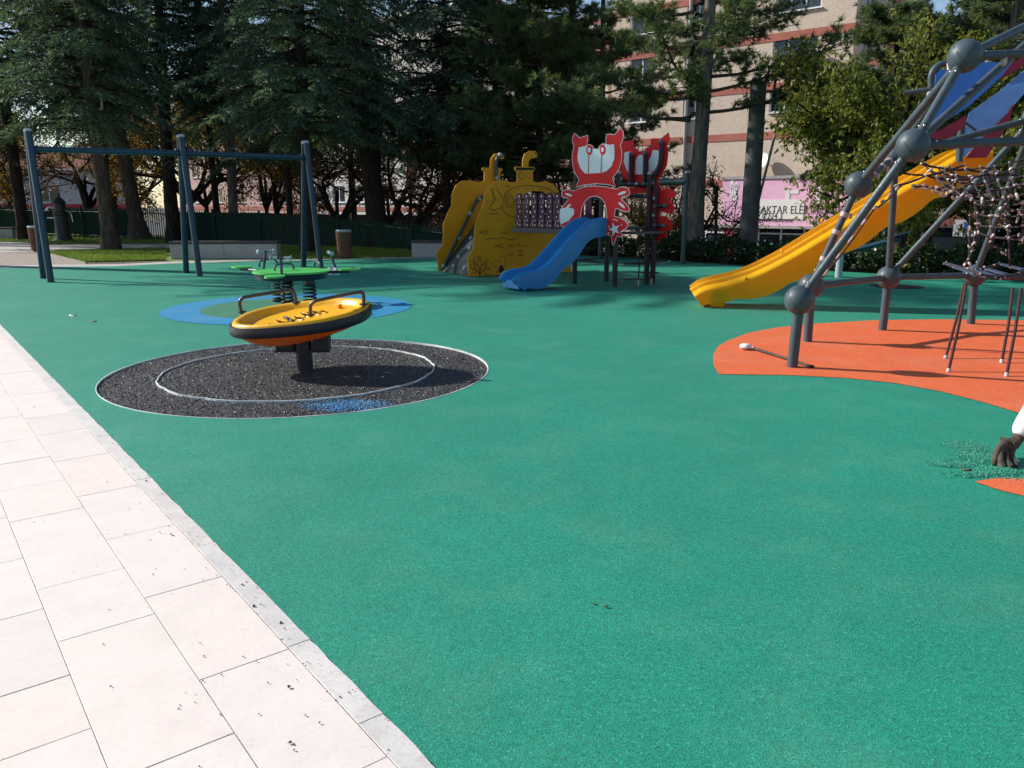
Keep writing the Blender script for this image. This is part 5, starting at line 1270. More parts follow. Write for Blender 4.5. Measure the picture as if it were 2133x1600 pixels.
def block(name, label, O, u, L, W, z1, mat, wins, bands, band_mat='band_red', shop=None, side_wins=(), roof=True, frame='white_pvc'):
    n = Vector((u.y, -u.x, 0))
    if n.y > 0: n = -n
    z0 = STREET_Z; root = empty(name, (O.x, O.y, z0), label, 'building', 'buildings across the street')
    opens = [w[:4] for w in wins] + ([shop] if shop else [])
    wall_open(O, u, n, L, z0, z1, opens).build('wall', mat, root, smooth=False)
    # side and back walls
    mb = MB(); C = [O, O + u * L, O + u * L - n * W, O - n * W]
    for a, b in ((1, 2), (2, 3), (3, 0)):
        if (a, b) == (3, 0) and side_wins: continue
        mb.add([C[a] + UP * z0, C[b] + UP * z0, C[b] + UP * z1, C[a] + UP * z1], [(0, 1, 2, 3)])
    mb.build('wall', mat, root, smooth=False)
    if side_wins:
        wall_open(O, -n, -u, W, z0, z1, [w[:4] for w in side_wins]).build('wall', mat, root, smooth=False)
        for w in side_wins: window(root, O, -n, -u, *w, frame=frame)
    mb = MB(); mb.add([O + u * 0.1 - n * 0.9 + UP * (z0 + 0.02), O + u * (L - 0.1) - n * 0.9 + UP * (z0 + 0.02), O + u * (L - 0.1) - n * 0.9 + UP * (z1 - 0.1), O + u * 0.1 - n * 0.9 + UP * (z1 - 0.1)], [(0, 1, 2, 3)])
    mb.build('room_shade_sheet', 'room_shade', root, smooth=False)  # dark sheet standing in for the shade inside unlit rooms
    for w in wins: window(root, O, u, n, *w, frame=frame)
    for z, h in bands:
        mb = MB(); mb.box(O + u * L / 2 + n * 0.012 + UP * z, (L + 0.03, 0.05, h), (u, n, UP)); mb.build('band', band_mat, root, smooth=False)
        mb = MB(); mb.box(O - n * W / 2 - u * 0.012 + UP * z, (W + 0.02, 0.05, h), (n, u, UP)); mb.build('band', band_mat, root, smooth=False)
    if roof:
        mb = MB(); e = 0.7; A = [O - u * e + n * e, O + u * (L + e) + n * e, O + u * (L + e) - n * (W + e), O - u * e - n * (W + e)]
        mb.plate([p + UP * (z1 + 0.06) for p in A], UP, 0.16); mb.build('eaves', 'white_pvc', root, smooth=False)
        mb = MB(); R0, R1 = O + u * 2.5 - n * W / 2 + UP * (z1 + 2.2), O + u * (L - 2.5) - n * W / 2 + UP * (z1 + 2.2); A = [p + UP * (z1 + 0.142) for p in A]
        mb.add(A + [R0, R1], [(0, 1, 5, 4), (2, 3, 4, 5), (1, 2, 5), (3, 0, 4)]); mb.build('roof', 'roof_tile', root, smooth=False)
    return root, n
random.seed(5)
U_B = Vector((-0.77, 0.64, 0)).normalized(); N_B = Vector((-0.64, -0.77, 0)).normalized()
O_A = Vector((18.7, 46.4, 0))
def sz(px, py, O=O_A, off=0.0):
    p = on_plane(px, py, O + N_B * off, N_B); return (p - O).dot(U_B), p.z
wins = []
def px_win(l, t, r, b, cols):   # pixels of left/top and right/bottom corner
    s1_, zt = sz(l, t); s0_, zb = sz(r, b); _, zb2 = sz(l, b); return (s0_, s1_, zb, zb + 1.45, cols)
sA, zA = sz(1608, 133.6); sA0, zA0 = sz(1702, 123); 
ST = 2.72
for k_ in range(-1, 3):
    zb = zA + ST * k_
    wins.append((sA0, sA, zb, zb + 1.38, 3))
    s0_, s1_ = 8.6, 10.2
    wins.append((s0_, s1_, zb, zb + 1.38, 2))
    wins.append((12.4, 14.2, zb, zb + 1.38, 2))
_, zband = sz(1540, 88)
bands = [(zband - ST * k_, 0.42) for k_ in range(-2, 4)]
sL, zsB = sz(1507, 468); _, zsT = sz(1513, 375)
sideW = [(1.5, 3.3, zA + ST * k_, zA + ST * k_ + 1.38, 2) for k_ in range(-1, 3)] + [(5.5, 7.3, zA + ST * k_, zA + ST * k_ + 1.38, 2) for k_ in range(-1, 3)]
bA, nA = block('apartment_block', 'tan apartment block with red bands and a pink shop sign at its foot', O_A, U_B, 15.6, 11, zA + ST * 3 - 0.2, 'plaster_tan', wins, bands, shop=(0.5, sL + 2.4, STREET_Z + 0.1, zsB - 0.02), side_wins=sideW)
# shop glazing
P = lambda s, z, d=0.1: O_A + U_B * s - N_B * d + UP * z
mb = MB(); ax = (U_B, N_B, UP)
for s in (0.55, 1.9, 3.3, 4.7, sL - 0.2, sL + 1.2, sL + 2.3): mb.box(P(s, (STREET_Z + zsB) / 2), (0.09, 0.08, zsB - STREET_Z - 0.2), ax)
mb.box(P((sL + 2.4) / 2 + 0.25, STREET_Z + 2.0), (sL + 1.8, 0.078, 0.09), ax); sf = mb.build('shop_front', 'white_pvc', bA, smooth=False)
mb = MB(); mb.box(P((sL + 2.4) / 2 + 0.25, (STREET_Z + zsB) / 2, 0.14), (sL + 1.8, 0.012, zsB - STREET_Z - 0.2), ax); mb.build('pane', 'window_glass', sf, smooth=False)
mb = MB(); mb.tube([P(9.9, STREET_Z, -0.12), P(9.9, 14.5, -0.12)], 0.11, 10); mb.build('downpipe', 'concrete', bA)
for px, py, r in ((1690, 113, 0.42), (1585, 335, 0.5)):
    s, z = sz(px, py, O_A, 0.5); c = O_A + U_B * s + N_B * 0.5 + UP * z; dish_n = (N_B + UP * 0.45 + Vector((-0.3, 0, 0))).normalized()
    root = empty('satellite_dish', c, 'round white satellite dish by the bright corner window' if r < 0.45 else 'white satellite dish low on the tan wall behind the leaning branches', 'satellite dish', 'satellite dishes')
    mb = MB(); mb.lathe([(0.02, -0.10), (r * 0.5, -0.07), (r * 0.85, -0.01), (r, 0.04)], c, 28, dish_n, caps=False); mb.build('reflector', 'white_pvc', root)
    mb = MB(); mb.tube([c - dish_n * 0.1, c - N_B * 0.5], 0.03, 8); mb.build('bracket', 'concrete', root)
    mb = MB(); mb.tube([c - UP * r * 0.8, c + dish_n * 0.4], 0.012, 6); mb.build('feed_arm', 'concrete', root)
# the pink sign
so_ = O_A + N_B * 0.45; sg_root = empty('shop_sign', so_ + UP * zsB, 'big pink shop sign with white telephone panel above the shop window', 'shop sign')
SP = lambda s, z, d=0.0: so_ + U_B * s + N_B * d + UP * z
mb = MB(); mb.box(SP(sL / 2 - 0.3, (zsB + zsT) / 2, -0.12), (sL + 0.6, 0.2, zsT - zsB), ax); mb.build('panel', 'sign_pink', sg_root, smooth=False)
for z in (zsB - 0.08, zsT + 0.09): mb = MB(); mb.box(SP(sL / 2 - 0.3, z, -0.10), (sL + 0.75, 0.30, 0.17), ax); mb.build('frame', 'concrete', sg_root, smooth=False)
sw1, zw1 = sz(1546, 420, O_A, 0.46); sw0, zw0 = sz(1672, 461, O_A, 0.46)
mb = MB(); mb.box(SP((sw0 + sw1) / 2, (zw0 + zw1) / 2 + 0.1, 0.0), (sw1 - sw0, 0.03, zw1 - zw0), ax); mb.build('text_panel', 'sign_white', sg_root, smooth=False)
_, zt1 = sz(1557, 444, O_A, 0.48); s_t, _ = sz(1548, 440, O_A, 0.48)
text_mesh('lettering', 'BAYRAKTAR ELEKTRON\u0130K', 0.66, SP(s_t + 0.15, zt1 - 0.02, 0.02), -U_B, UP, 'ink_black', sg_root, sx=0.78)
_, zt2 = sz(1560, 453.5, O_A, 0.48)
text_mesh('lettering', 'Tel: 0.224 3', 0.50, SP(s_t - 0.45, zt2 - 0.06, 0.02), -U_B, UP, 'ink_black', sg_root, sx=0.85)
_, zt3 = sz(1570, 459.5, O_A, 0.48)
text_mesh('lettering', 'www.bayeronte', 0.30, SP(s_t - 1.1, zt3 - 0.02, 0.02), -U_B, UP, 'ink_black', sg_root)
for i, (px, py, w, h) in enumerate(((1524, 393, 0.18, 1.1), (1530, 388, 0.5, 0.2), (1531, 404, 0.22, 1.3), (1640, 412, 0.25, 1.2), (1652, 400, 0.6, 0.2), (1703, 410, 0.22, 1.0))):
    s, z = sz(px, py, O_A, 0.48); mb = MB(); mb.box(SP(s, z, -0.005), (w, 0.02, h), ax); mb.build('white_letter', 'sign_white', sg_root, smooth=False)
def banner(px, py0, py1, w, O, off, mat, chars, label, ink='sign_white', rot=True):
    s, zt = sz(px, py0, O, off); _, zb = sz(px, py1, O, off); c = O + U_B * s + N_B * off + UP * (zt + zb) / 2
    r_ = empty('banner', c + UP * (zb - zt) / 2, label, 'banner', 'upright shop banners')
    mb = MB(); mb.box(c, (w, 0.05, zt - zb), ax); mb.build('cloth', mat, r_, smooth=False)
    h = (zt - zb) / (len(chars) + 0.3)
    for i, ch in enumerate(chars):
        p = c + UP * ((zt - zb) / 2 - h * (i + 0.95)) + N_B * 0.03
        if rot: text_mesh('letter', ch, h * 1.15, p + U_B * (w * 0.3) + UP * h * 0.8, -UP, -U_B, ink, r_)
        else: text_mesh('letter', ch, h * 1.1, p + U_B * (w * 0.25), -U_B, UP, ink, r_)
banner(1517, 474, 530, 0.55, O_A, 0.3, 'sign_red', 'neteren', 'narrow red banner under the left end of the pink sign')
banner(1700, 508, 552, 0.7, O_A, 0.3, 'sign_magenta', 'net', 'magenta banner seen under the yellow slide')
# second block further along, with shops
O_B2 = O_A + U_B * 16.4 - N_B * 0.8
wins = []
for k_ in range(0, 4):
    for s in (1.2, 4.6, 8.0): wins.append((s, s + 1.9, 1.7 + 2.85 * k_, 3.25 + 2.85 * k_, 3))
s0_, zb0 = sz(1334, 78, O_B2); s1_, zt0 = sz(1286, 38, O_B2)
bB, nB = block('apartment_block', 'brown trimmed apartment block with a low roof behind the pines', O_B2, U_B, 11.5, 10, 13.1, 'plaster_tan', wins, [(12.2, 1.5), (4.1, 0.3), (6.95, 0.3)], shop=(0.4, 11.0, STREET_Z + 0.1, 0.7), frame='frame_blue')
PB_ = lambda s, z, d=0.1: O_B2 + U_B * s - N_B * d + UP * z
mb = MB()
for s in (0.5, 2.6, 4.7, 6.8, 8.9, 10.9): mb.box(PB_(s, (STREET_Z + 0.7) / 2), (0.12, 0.08, 2.9), ax)
sf = mb.build('shop_front', 'white_pvc', bB, smooth=False)
mb = MB(); mb.box(PB_(5.7, -0.8, 0.14), (10.4, 0.012, 2.9), ax); mb.build('pane', 'window_glass', sf, smooth=False)
banner(1325, 489, 526, 0.6, O_B2, 0.4, 'sign_red', '\u0130POT', 'red banner with stacked white letters below the red tower', rot=False)
def board_sign(px0, py0, px1, py1, O, off, mat, txt, ink, label, size, pad=0.1):
    s1_, zt = sz(px0, py0, O, off); s0_, zb = sz(px1, py1, O, off); c = O + U_B * (s0_ + s1_) / 2 + N_B * off + UP * (zt + zb) / 2
    r_ = empty('shop_sign', c, label, 'shop sign', 'small shop signs'); mb = MB(); mb.box(c, (abs(s1_ - s0_), 0.12, abs(zt - zb)), ax); mb.build('panel', mat, r_, smooth=False)
    text_mesh('lettering', txt, size, c + U_B * (abs(s1_ - s0_) / 2 - pad) + N_B * 0.07 - UP * size * 0.35, -U_B, UP, ink, r_)
board_sign(1386, 477, 1432, 504, O_B2, 0.5, 'sign_tan', 'usdO', 'ink_black', 'tan shop sign with dark letters beside the pine trunk', 0.85)
board_sign(1362, 468, 1422, 476, O_B2, 0.5, 'iron_dark', 'on Se', 'sign_white', 'dark narrow sign above the tan shop sign', 0.3)
board_sign(1258, 490, 1282, 499, O_B2, 0.5, 'iron_dark', 'PO8', 'ink_yellow', 'small dark sign with yellow letters behind the slide', 0.32)
board_sign(1196, 509, 1276, 528, O_B2, 2.5, 'sign_white', '', 'ink_red', 'white board low behind the blue slide', 0.4)
# far blocks glimpsed through the trees
O_C3 = O_A + U_B * 30 - N_B * 1.0
wins = [(s, s + 1.8, 1.6 + 2.9 * k_, 3.1 + 2.9 * k_, 2) for k_ in range(5) for s in (1.5, 5, 8.5, 12, 15.5, 19)]
block('apartment_block', 'white apartment block glimpsed through the brown leaves', O_C3, U_B, 22.5, 11, 16.5, 'plaster_white', wins, [(1.0, 0.4), (9.6, 0.3)], shop=(0.5, 22, STREET_Z + 0.1, 0.5))
O_D3 = O_A + U_B * 55 - N_B * 3.0
wins = [(s, s + 1.8, 1.6 + 2.9 * k_, 3.1 + 2.9 * k_, 2) for k_ in range(4) for s in (1.5, 6, 10.5, 15, 19.5)]
block('apartment_block', 'pinkish apartment block far behind the swing', O_D3, U_B, 24, 11, 13.5, 'plaster_pink', wins, [(1.0, 0.4)], shop=(0.5, 23, STREET_Z + 0.1, 0.5))
U_E = Vector((0.93, 0.37, 0)).normalized()
O_E = Vector((-66, 70, 0))
wins = [(s, s + 2, 1.6, 3.2, 2) for s in (2, 7, 12, 17, 22)]
bE, nE = block('shop_row', 'low white shop row with red fronts at the far left', O_E, U_E, 30, 9, 4.6, 'plaster_white', wins, [(0.9, 1.1)], band_mat='ink_red', shop=(0.5, 29, STREET_Z + 0.1, 0.3))
# right-hand building behind the climbing frame
U_F = Vector((-0.88, 0.475, 0)).normalized(); O_F = Vector((38, 27.5, 0))
wins = [(s, s + 1.9, 2.2 + 2.8 * k_, 3.7 + 2.8 * k_, 3) for k_ in range(2) for s in (2, 6, 10, 14, 18, 21.2)]
bF, nF = block('shop_building', 'grey shaded shop building behind the climbing frame', O_F, U_F, 24.5, 9, 7.4, 'plaster_tan', wins, [(0.75, 0.5)], shop=(0.5, 24, STREET_Z + 0.1, 0.4), roof=True)
PF = lambda s, z, d=0.1: O_F + U_F * s - nF * d + UP * z
mb = MB(); axf = (U_F, nF, UP)
for i in range(10): mb.box(PF(0.6 + 2.6 * i, -0.9), (0.1, 0.08, 2.8), axf)
sf = mb.build('shop_front', 'concrete', bF, smooth=False)
mb = MB(); mb.box(PF(12.2, -0.95, 0.14), (23.3, 0.012, 2.7), axf); mb.build('pane', 'window_glass', sf, smooth=False)
def fsign(px0, py0, px1, py1, mat, txt, ink, label, size, cat='shop sign'):
    p0 = on_plane(px0, py0, O_F + nF * 0.4, nF); p1 = on_plane(px1, py1, O_F + nF * 0.4, nF); c = (p0 + p1) / 2
    r_ = empty('shop_sign', c, label, cat, 'small shop signs'); w = abs((p1 - p0).dot(U_F)); mb = MB(); mb.box(c, (w, 0.12, abs(p0.z - p1.z)), axf); mb.build('panel', mat, r_, smooth=False)
    if txt:
        for ch, ik, dx in txt: text_mesh('letter', ch, size, c + U_F * (w / 2 - dx) + nF * 0.07 - UP * size * 0.35, -U_F, UP, ik, r_)
fsign(1988, 458, 2040, 493, 'sign_white', [('M', 'ink_blue', 0.35), ('S', 'ink_red', 1.1)], None, 'white sign with a blue M behind the rope net', 0.75)
fsign(2058, 497, 2150, 518, 'sign_tan', [], None, 'plain tan sign band at the right edge behind the ropes', 0.3)
fsign(2080, 480, 2150, 494, 'cap_grey', [('E', 'ink_black', 0.8), ('D', 'ink_black', 1.1)], None, 'grey sign above the tan band behind the ropes', 0.3)
yc = D(1933, 545, 17.6)
yb = empty('yellow_sack', Vector((yc.x, yc.y, 0)), 'yellow sack with pale base hanging before the dark trunk', 'sack')
def yfun(px, py): return D(px, py, 17.6)
mb = MB(); mb.tube([yfun(1931, 563), yfun(1931, 552)], 0.085, 14); mb.build('pail', 'white_pvc', yb)
mb = MB(); mb.tube(smooth_pts([yfun(1931, 552), yfun(1934, 545), yfun(1933, 535), yfun(1930, 528)], 3), [0.06, 0.062, 0.066, 0.07, 0.075, 0.08, 0.085, 0.09, 0.085, 0.06], 14); mb.build('cloth', 'yellow_paint', yb)
mb = MB(); mb.tube([Vector((yc.x, yc.y, 0)), yfun(1931, 563)], 0.02, 8); mb.build('stake', 'wood', yb)

# ------------------------------------------------------------------ street furniture at the edge
po = Vector((6.35, 21.6, 0)); up_root = empty('utility_pole', (po.x, po.y, STREET_Z), 'thick grey concrete utility pole in front of the pink sign', 'utility pole')
mb = MB(); mb.tube([po + UP * STREET_Z, po + UP * 2, po + UP * 4.5], [0.25, 0.225, 0.20], 20); mb.build('shaft', 'pole_grey', up_root)
for dz in (4.3, 4.9):
    mb = MB(); mb.box(po + Vector((0.45, 0.1, dz)), (0.95, 0.05, 0.05)); mb.build('cross_arm', 'iron_dark', up_root)
for dx in (0.45, 0.8):
    mb = MB(); mb.tube([po + Vector((dx, 0.1, 3.9)), po + Vector((dx, 0.1, 5.0))], 0.03, 8); mb.build('insulator_rod', 'iron_dark', up_root)
mb = MB(); mb.tube([po + Vector((0.15, 0.05, 1.2)), po + Vector((0.75, 0.1, 4.3))], 0.035, 8); mb.build('brace', 'concrete', up_root)
lp = D(1487, 520, 24.5); lr = empty('street_lamp', (lp.x, lp.y, STREET_Z), 'thin dark street lamp with a square head left of the pink sign', 'street lamp')
top = D(1493, 392, 24.5)
mb = MB(); mb.tube([Vector((lp.x, lp.y, STREET_Z)), Vector((lp.x + 0.03, lp.y, 0.5)), top], 0.05, 10); mb.build('pole', 'iron_dark', lr)
mb = MB(); mb.box(top + Vector((-0.1, 0, 0.06)), (0.32, 0.3, 0.09), (Vector((0.9, 0, -0.43)), Vector((0, 1, 0)), Vector((0.43, 0, 0.9)))); mb.build('lamp_head', 'iron_dark', lr, bevel=0.02)

# ------------------------------------------------------------------ vegetation
def tri_mesh(name, V, F=None):
    """V (n,k,3) polygons of k corners"""
    n, k, _ = V.shape
    me = bpy.data.meshes.new(name); me.vertices.add(n * k); me.vertices.foreach_set('co', V.reshape(-1).astype(np.float32))
    me.loops.add(n * k); me.loops.foreach_set('vertex_index', np.arange(n * k, dtype=np.int32))
    me.polygons.add(n); me.polygons.foreach_set('loop_start', np.arange(0, n * k, k, dtype=np.int32)); 
    me.update(calc_edges=True); return me
def unit(a): return a / (np.linalg.norm(a, axis=-1, keepdims=True) + 1e-9)
def needles(base, dirs, length, width, rg):
    n = len(base); side = unit(np.cross(dirs, rg.normal(0, 1, (n, 3))))
    L = (length * rg.uniform(0.7, 1.25, n))[:, None]; W = (width * rg.uniform(0.8, 1.2, n))[:, None]
    return np.stack([base - side * W, base + side * W, base + dirs * L], 1)
def tube_np(mb, pts, r0, r1, seg=5):
    n = len(pts); mb.tube(pts, [r0 + (r1 - r0) * i / max(1, n - 1) for i in range(n)], seg, caps=False)
def cedar(seed, H, Rr, zb, droop=0.40, dens=0.95, step=0.30):
    rg = np.random.default_rng(seed); out = []; br = MB(); z = zb
    while z < H - 0.3:
        f = (z - zb) / (H - zb)
        for _ in range(7):
            az = rg.uniform(0, 6.283); L = Rr * (1 - f) ** 0.75 * rg.uniform(0.55, 1.12) + 0.25
            if f < 0.08: L *= rg.uniform(0.5, 1.0)
            h = np.array([math.cos(az), math.sin(az), 0.0]); zz = z + rg.uniform(-0.15, 0.15); dr = droop * rg.uniform(0.7, 1.4)
            S = np.linspace(0, 1, max(4, int(L / 0.13)))
            P = h[None] * (S * L)[:, None]; P[:, 2] = zz + 0.22 * L * S - (dr * L + 0.2) * S ** 2
            br.tube([Vector(p) for p in P[::max(1, len(P) // 5)]], [0.035 * (1 - 0.8 * i / 6) for i in range(len(P[::max(1, len(P) // 5)]))], 4, caps=False)
            m = S > 0.18; Q = P[m]; s_ = S[m]
            for sg in (-1, 1):
                tl = (0.22 + 0.42 * (1 - s_) * min(1, L / 2)) * rg.uniform(0.6, 1.3, len(Q))
                sd = np.array([-h[1], h[0], 0.0]) * sg
                td = unit(h[None] * rg.uniform(0.25, 0.9, (len(Q), 1)) + sd[None] + np.array([0, 0, -1])[None] * rg.uniform(0.1, 0.75, (len(Q), 1)))
                k = int(9 * dens)
                for i in range(k):
                    t = (i + rg.uniform(0, 1, len(Q))) / k
                    B = Q + td * (tl * t)[:, None]; B[:, 2] -= 0.12 * t ** 2 * tl
                    out.append(needles(B, unit(td + rg.normal(0, 0.5, (len(Q), 3)) + np.array([0, 0, -0.2])), 0.155, 0.0195, rg))
        z += step
    return tri_mesh('crown', np.concatenate(out)), br
def pine(seed, H, Rr, zb, n_limb=34, tufts=9):
    rg = np.random.default_rng(seed); out = []; br = MB()
    for i in range(n_limb):
        f = (i + rg.uniform(0, 1)) / n_limb; z = zb + (H - zb) * f
        az = rg.uniform(0, 6.283); L = Rr * (1 - f) ** 0.55 * rg.uniform(0.55, 1.1) + 0.4
        h = np.array([math.cos(az), math.sin(az), 0.0]); n = 9; S = np.linspace(0, 1, n)
        P = h[None] * (S * L)[:, None] + np.cumsum(rg.normal(0, 0.05, (n, 3)), 0) * 0.5; P[:, 2] += z + L * (0.28 * S ** 1.6 - 0.10 * S)
        br.tube([Vector(p) for p in P], [0.055 * (1 - 0.8 * s) for s in S], 5, caps=False)
        for j in range(3, n):
            for _ in range(4):
                a2 = rg.normal(0, 1.0); L2 = rg.uniform(0.3, 0.85) * (0.5 + 0.5 * L / Rr)
                d = np.array([math.cos(az + a2), math.sin(az + a2), rg.uniform(-0.1, 0.55)]); d /= np.linalg.norm(d)
                E = P[j] + d * L2; br.tube([Vector(P[j]), Vector((P[j] + E) / 2 - np.array([0, 0, 0.04])), Vector(E)], [0.018, 0.012, 0.007], 3, caps=False)
                for t in range(tufts // 2):
                    c = P[j] + (E - P[j]) * (0.35 + 0.65 * t / (tufts // 2 - 1)) + rg.normal(0, 0.07, 3); k = 22
                    ax = unit(d + np.array([0, 0, 0.35]) + rg.normal(0, 0.3, 3))
                    dr = unit(rg.normal(0, 0.62, (k, 3)) + ax * 0.75)
                    out.append(needles(np.repeat(c[None], k, 0) + dr * 0.015, dr, 0.17, 0.0115, rg))
    return tri_mesh('crown', np.concatenate(out)), br
def leaf_quads(B, rg, size, drop=0.5, wid=0.42):
    n = len(B); d = unit(rg.normal(0, 1, (n, 3)) + np.array([0, 0, -drop])); s = unit(np.cross(d, rg.normal(0, 1, (n, 3)))); L = (size * rg.uniform(0.6, 1.3, n))[:, None]
    nn = np.cross(d, s) * L * 0.08
    return np.stack([B, B + d * L * 0.5 + s * L * wid * 0.5 - nn, B + d * L, B + d * L * 0.5 - s * L * wid * 0.5 - nn], 1)
def broad(seed, H, zb, Rr, n_leaf, size, depth=4, squash=0.9, fan=1, trunk_r=0.16, spread=0.75, drop=0.5):
    rg = np.random.default_rng(seed); br = MB(); ends = []
    def grow(p, d, L, r, k):
        n = 4; P = [p]; dd = d
        for i in range(n):
            dd = unit(dd + rg.normal(0, 0.13, 3) + np.array([0, 0, 0.04])); P.append(P[-1] + dd * L / n)
        br.tube([Vector(q_) for q_ in P], [r * (1 - 0.4 * i / n) for i in range(n + 1)], 6 if r > 0.05 else 4, caps=False)
        if k <= 1: ends.extend(P[1:])
        if k == 0: return
        for _ in range(3 if k > 1 else 4):
            nd = unit(dd + rg.normal(0, spread, 3) + np.array([0, 0, 0.12])); grow(P[-1 - rg.integers(0, 2)], nd, L * rg.uniform(0.6, 0.85), r * 0.58, k - 1)
    for _ in range(4):
        a = rg.uniform(0, 6.28); grow(np.array([0, 0, zb]), unit(np.array([math.cos(a) * 0.7, math.sin(a) * 0.7, 0.9])), (H - zb) * 0.42, trunk_r * 0.7, depth - 1)
    E = np.array(ends); c = E.mean(0); ext = np.percentile(np.linalg.norm(E[:, :2] - c[:2], axis=1), 92); k_ = Rr / max(ext, 0.1)
    B = E[rg.integers(0, len(E), n_leaf)] + rg.normal(0, 0.22, (n_leaf, 3))
    if fan > 1:
        Q = []
        for _ in range(fan): Q.append(leaf_quads(B + rg.normal(0, 0.02, B.shape), rg, size, drop * 1.4))
        V = np.concatenate(Q)
    else: V = leaf_quads(B, rg, size, drop)
    return tri_mesh('crown', V), br
def finish(proto, leaf, bark):
    me, br = proto; me.materials.append(MATS[leaf])
    b = bpy.data.meshes.new('branches'); b.from_pydata([tuple(v) for v in br.v], [], br.f); b.polygons.foreach_set('use_smooth', [True] * len(b.polygons)); b.update(); b.materials.append(MATS[bark])
    return me, b
CED = [finish(cedar(1, 14.0, 3.5, 3.7), 'needle_cedar', 'bark_dark'), finish(cedar(2, 15.0, 3.2, 4.2, 0.5), 'needle_cedar', 'bark_dark'), finish(cedar(3, 12.0, 3.0, 3.6, 0.36), 'needle_cedar', 'bark_dark')]
PIN3 = finish(pine(14, 10.0, 3.3, 3.4, 46), 'needle_pine', 'bark')
PIN = [finish(pine(4, 10.0, 3.4, 3.3, 88), 'needle_pine', 'bark'), finish(pine(5, 9.5, 3.0, 2.8, 70), 'needle_pine', 'bark')]
BRN = [finish(broad(6, 7.0, 1.3, 2.6, 8000, 0.11), 'leaf_brown', 'bark_dark'), finish(broad(7, 6.0, 1.2, 2.4, 6500, 0.11), 'leaf_brown', 'bark_dark')]
ORG = [finish(broad(8, 5.5, 1.4, 2.2, 9000, 0.12), 'leaf_orange', 'bark_dark')]
CHE = [finish(broad(9, 6.6, 1.9, 2.4, 6500, 0.125, fan=5, trunk_r=0.2, spread=0.8, drop=0.7), 'leaf_yellowgreen', 'bark_dark')]
def trunk_mesh(base, r, h, lean, seed, flare=1.35, fork=None):
    rg = random.Random(seed); mb = MB(); n = 16; seg = 18; pts = []; rs = []
    for i in range(n + 1):
        f = i / n; z = h * f
        pts.append(base + Vector((lean[0] * f + 0.04 * math.sin(f * 5 + seed), lean[1] * f + 0.04 * math.cos(f * 4 + seed), z)))
        rs.append(r * (1 + (flare - 1) * math.exp(-z / 0.25)) * (1 - 0.55 * f))
    mb.tube(pts, rs, seg)
    c0 = list(mb.v)
    for i, v in enumerate(c0):
        p = pts[i // seg]; d = v - p; a = math.atan2(d.y, d.x)
        mb.v[i] = p + d * (1 + 0.09 * noise.noise(Vector((math.cos(a) * 2.3, math.sin(a) * 2.3, v.z * 0.9 + seed))) + 0.07 * noise.noise(v * 6))
    if fork:
        for (fx, fy, z0_, z1_, rr) in fork:
            q_ = [base + Vector((fx * t + lean[0] * z0_ / h, fy * t + lean[1] * z0_ / h, z0_ + (z1_ - z0_) * t)) for t in [i / 8 for i in range(9)]]
            mb.tube([q_[0] - UP * 0.3] + q_, [rr * 0.8] + [rr * (1 - 0.05 * i) for i in range(9)], 12)
    return mb
def tree(name, base, proto, r, h, label, group, rot=0.0, sc=1.0, lean=(0, 0), bark='bark', flare=1.35, fork=None, z=None, scz=None, up=None):
    if up is None: up = 1.6 if (base[1] > 30.5 and name == 'cedar_tree') else 0.0
    b = Vector((base[0], base[1], 0.0 if z is None else z))
    root = empty(name, b, label, 'tree', group)
    trunk_mesh(b, r, h, lean, int(abs(base[0]) * 10) % 97, flare, fork).build('trunk', bark, root, angle=80)
    for nm, me in (('crown', proto[0]), ('branches', proto[1])):
        o = link_mesh(nm, me, None, root); o.rotation_euler = (0, 0, rot); o.scale = (sc, sc, scz or sc); o.location = (lean[0] * 0.7, lean[1] * 0.7, up)
    return root
gC = 'dark conifers of the park'
g = G(235, 522)
t1_ = tree('cedar_tree', g, CED[0], 0.245, 13, 'grey brown conifer trunk with a broken orange bark scar left of the bench', gC, 0.3, 1.0, (-0.45, 0.0))
p = D(209, 240, g.y - 0.2); mb = MB(); mb.ball(p, 0.13, 14, 10, (0.8, 0.6, 1.6)); mb.v = [p + (v - p) * (1 + 0.5 * noise.noise(v * 9)) for v in mb.v]; mb.build('bark_scar', 'broken_wood', t1_)
mb = MB(); mb.tube(smooth_pts([D(212, 232, g.y - 0.2), D(212, 215, g.y - 0.22), D(210, 198, g.y - 0.2)], 3), [0.05, 0.045, 0.04, 0.035, 0.03, 0.02, 0.01], 8); mb.build('splinter', 'stone_pale', t1_)
tree('cedar_tree', G(292, 500), CED[1], 0.30, 14, 'thick leaning conifer trunk just right of the scarred one', gC, 1.1, 1.0, (-1.6, 0.3), 'bark', 1.7)
tree('cedar_tree', (-13.2, 31.5), CED[2], 0.26, 12, 'dark conifer right behind the middle swing post', gC, 2.0, 1.05, (0.2, 0), 'bark_dark')
tree('cedar_tree', G(646, 526), CED[0], 0.21, 13, 'straight dark conifer right behind the right swing post', gC, 3.4, 0.95, (0.05, 0), 'bark_dark')
tree('cedar_tree', (-21.0, 29.6), CED[1], 0.24, 13, 'conifer branches hanging in from beyond the left edge', gC, 4.4, 1.05, (0, 0), 'bark_dark')
SHADE_CED = finish(cedar(31, 24.0, 3.9, 11.2, 0.26), 'needle_cedar', 'bark_dark')  # unseen tree added to shade the play structure, crown raised to place the shadow
tree('cedar_tree', (-22.0, 22.2), SHADE_CED, 0.34, 21, 'very tall unseen conifer added at the left for its shadow on the playground', gC, 1.4, 1.0, (0, 0), 'bark_dark')
tree('cedar_tree', (-20.0, 33.0), CED[2], 0.24, 12, 'conifer trunk seen just left of the left swing post', gC, 0.9, 1.1, (-0.2, 0), 'bark_dark')
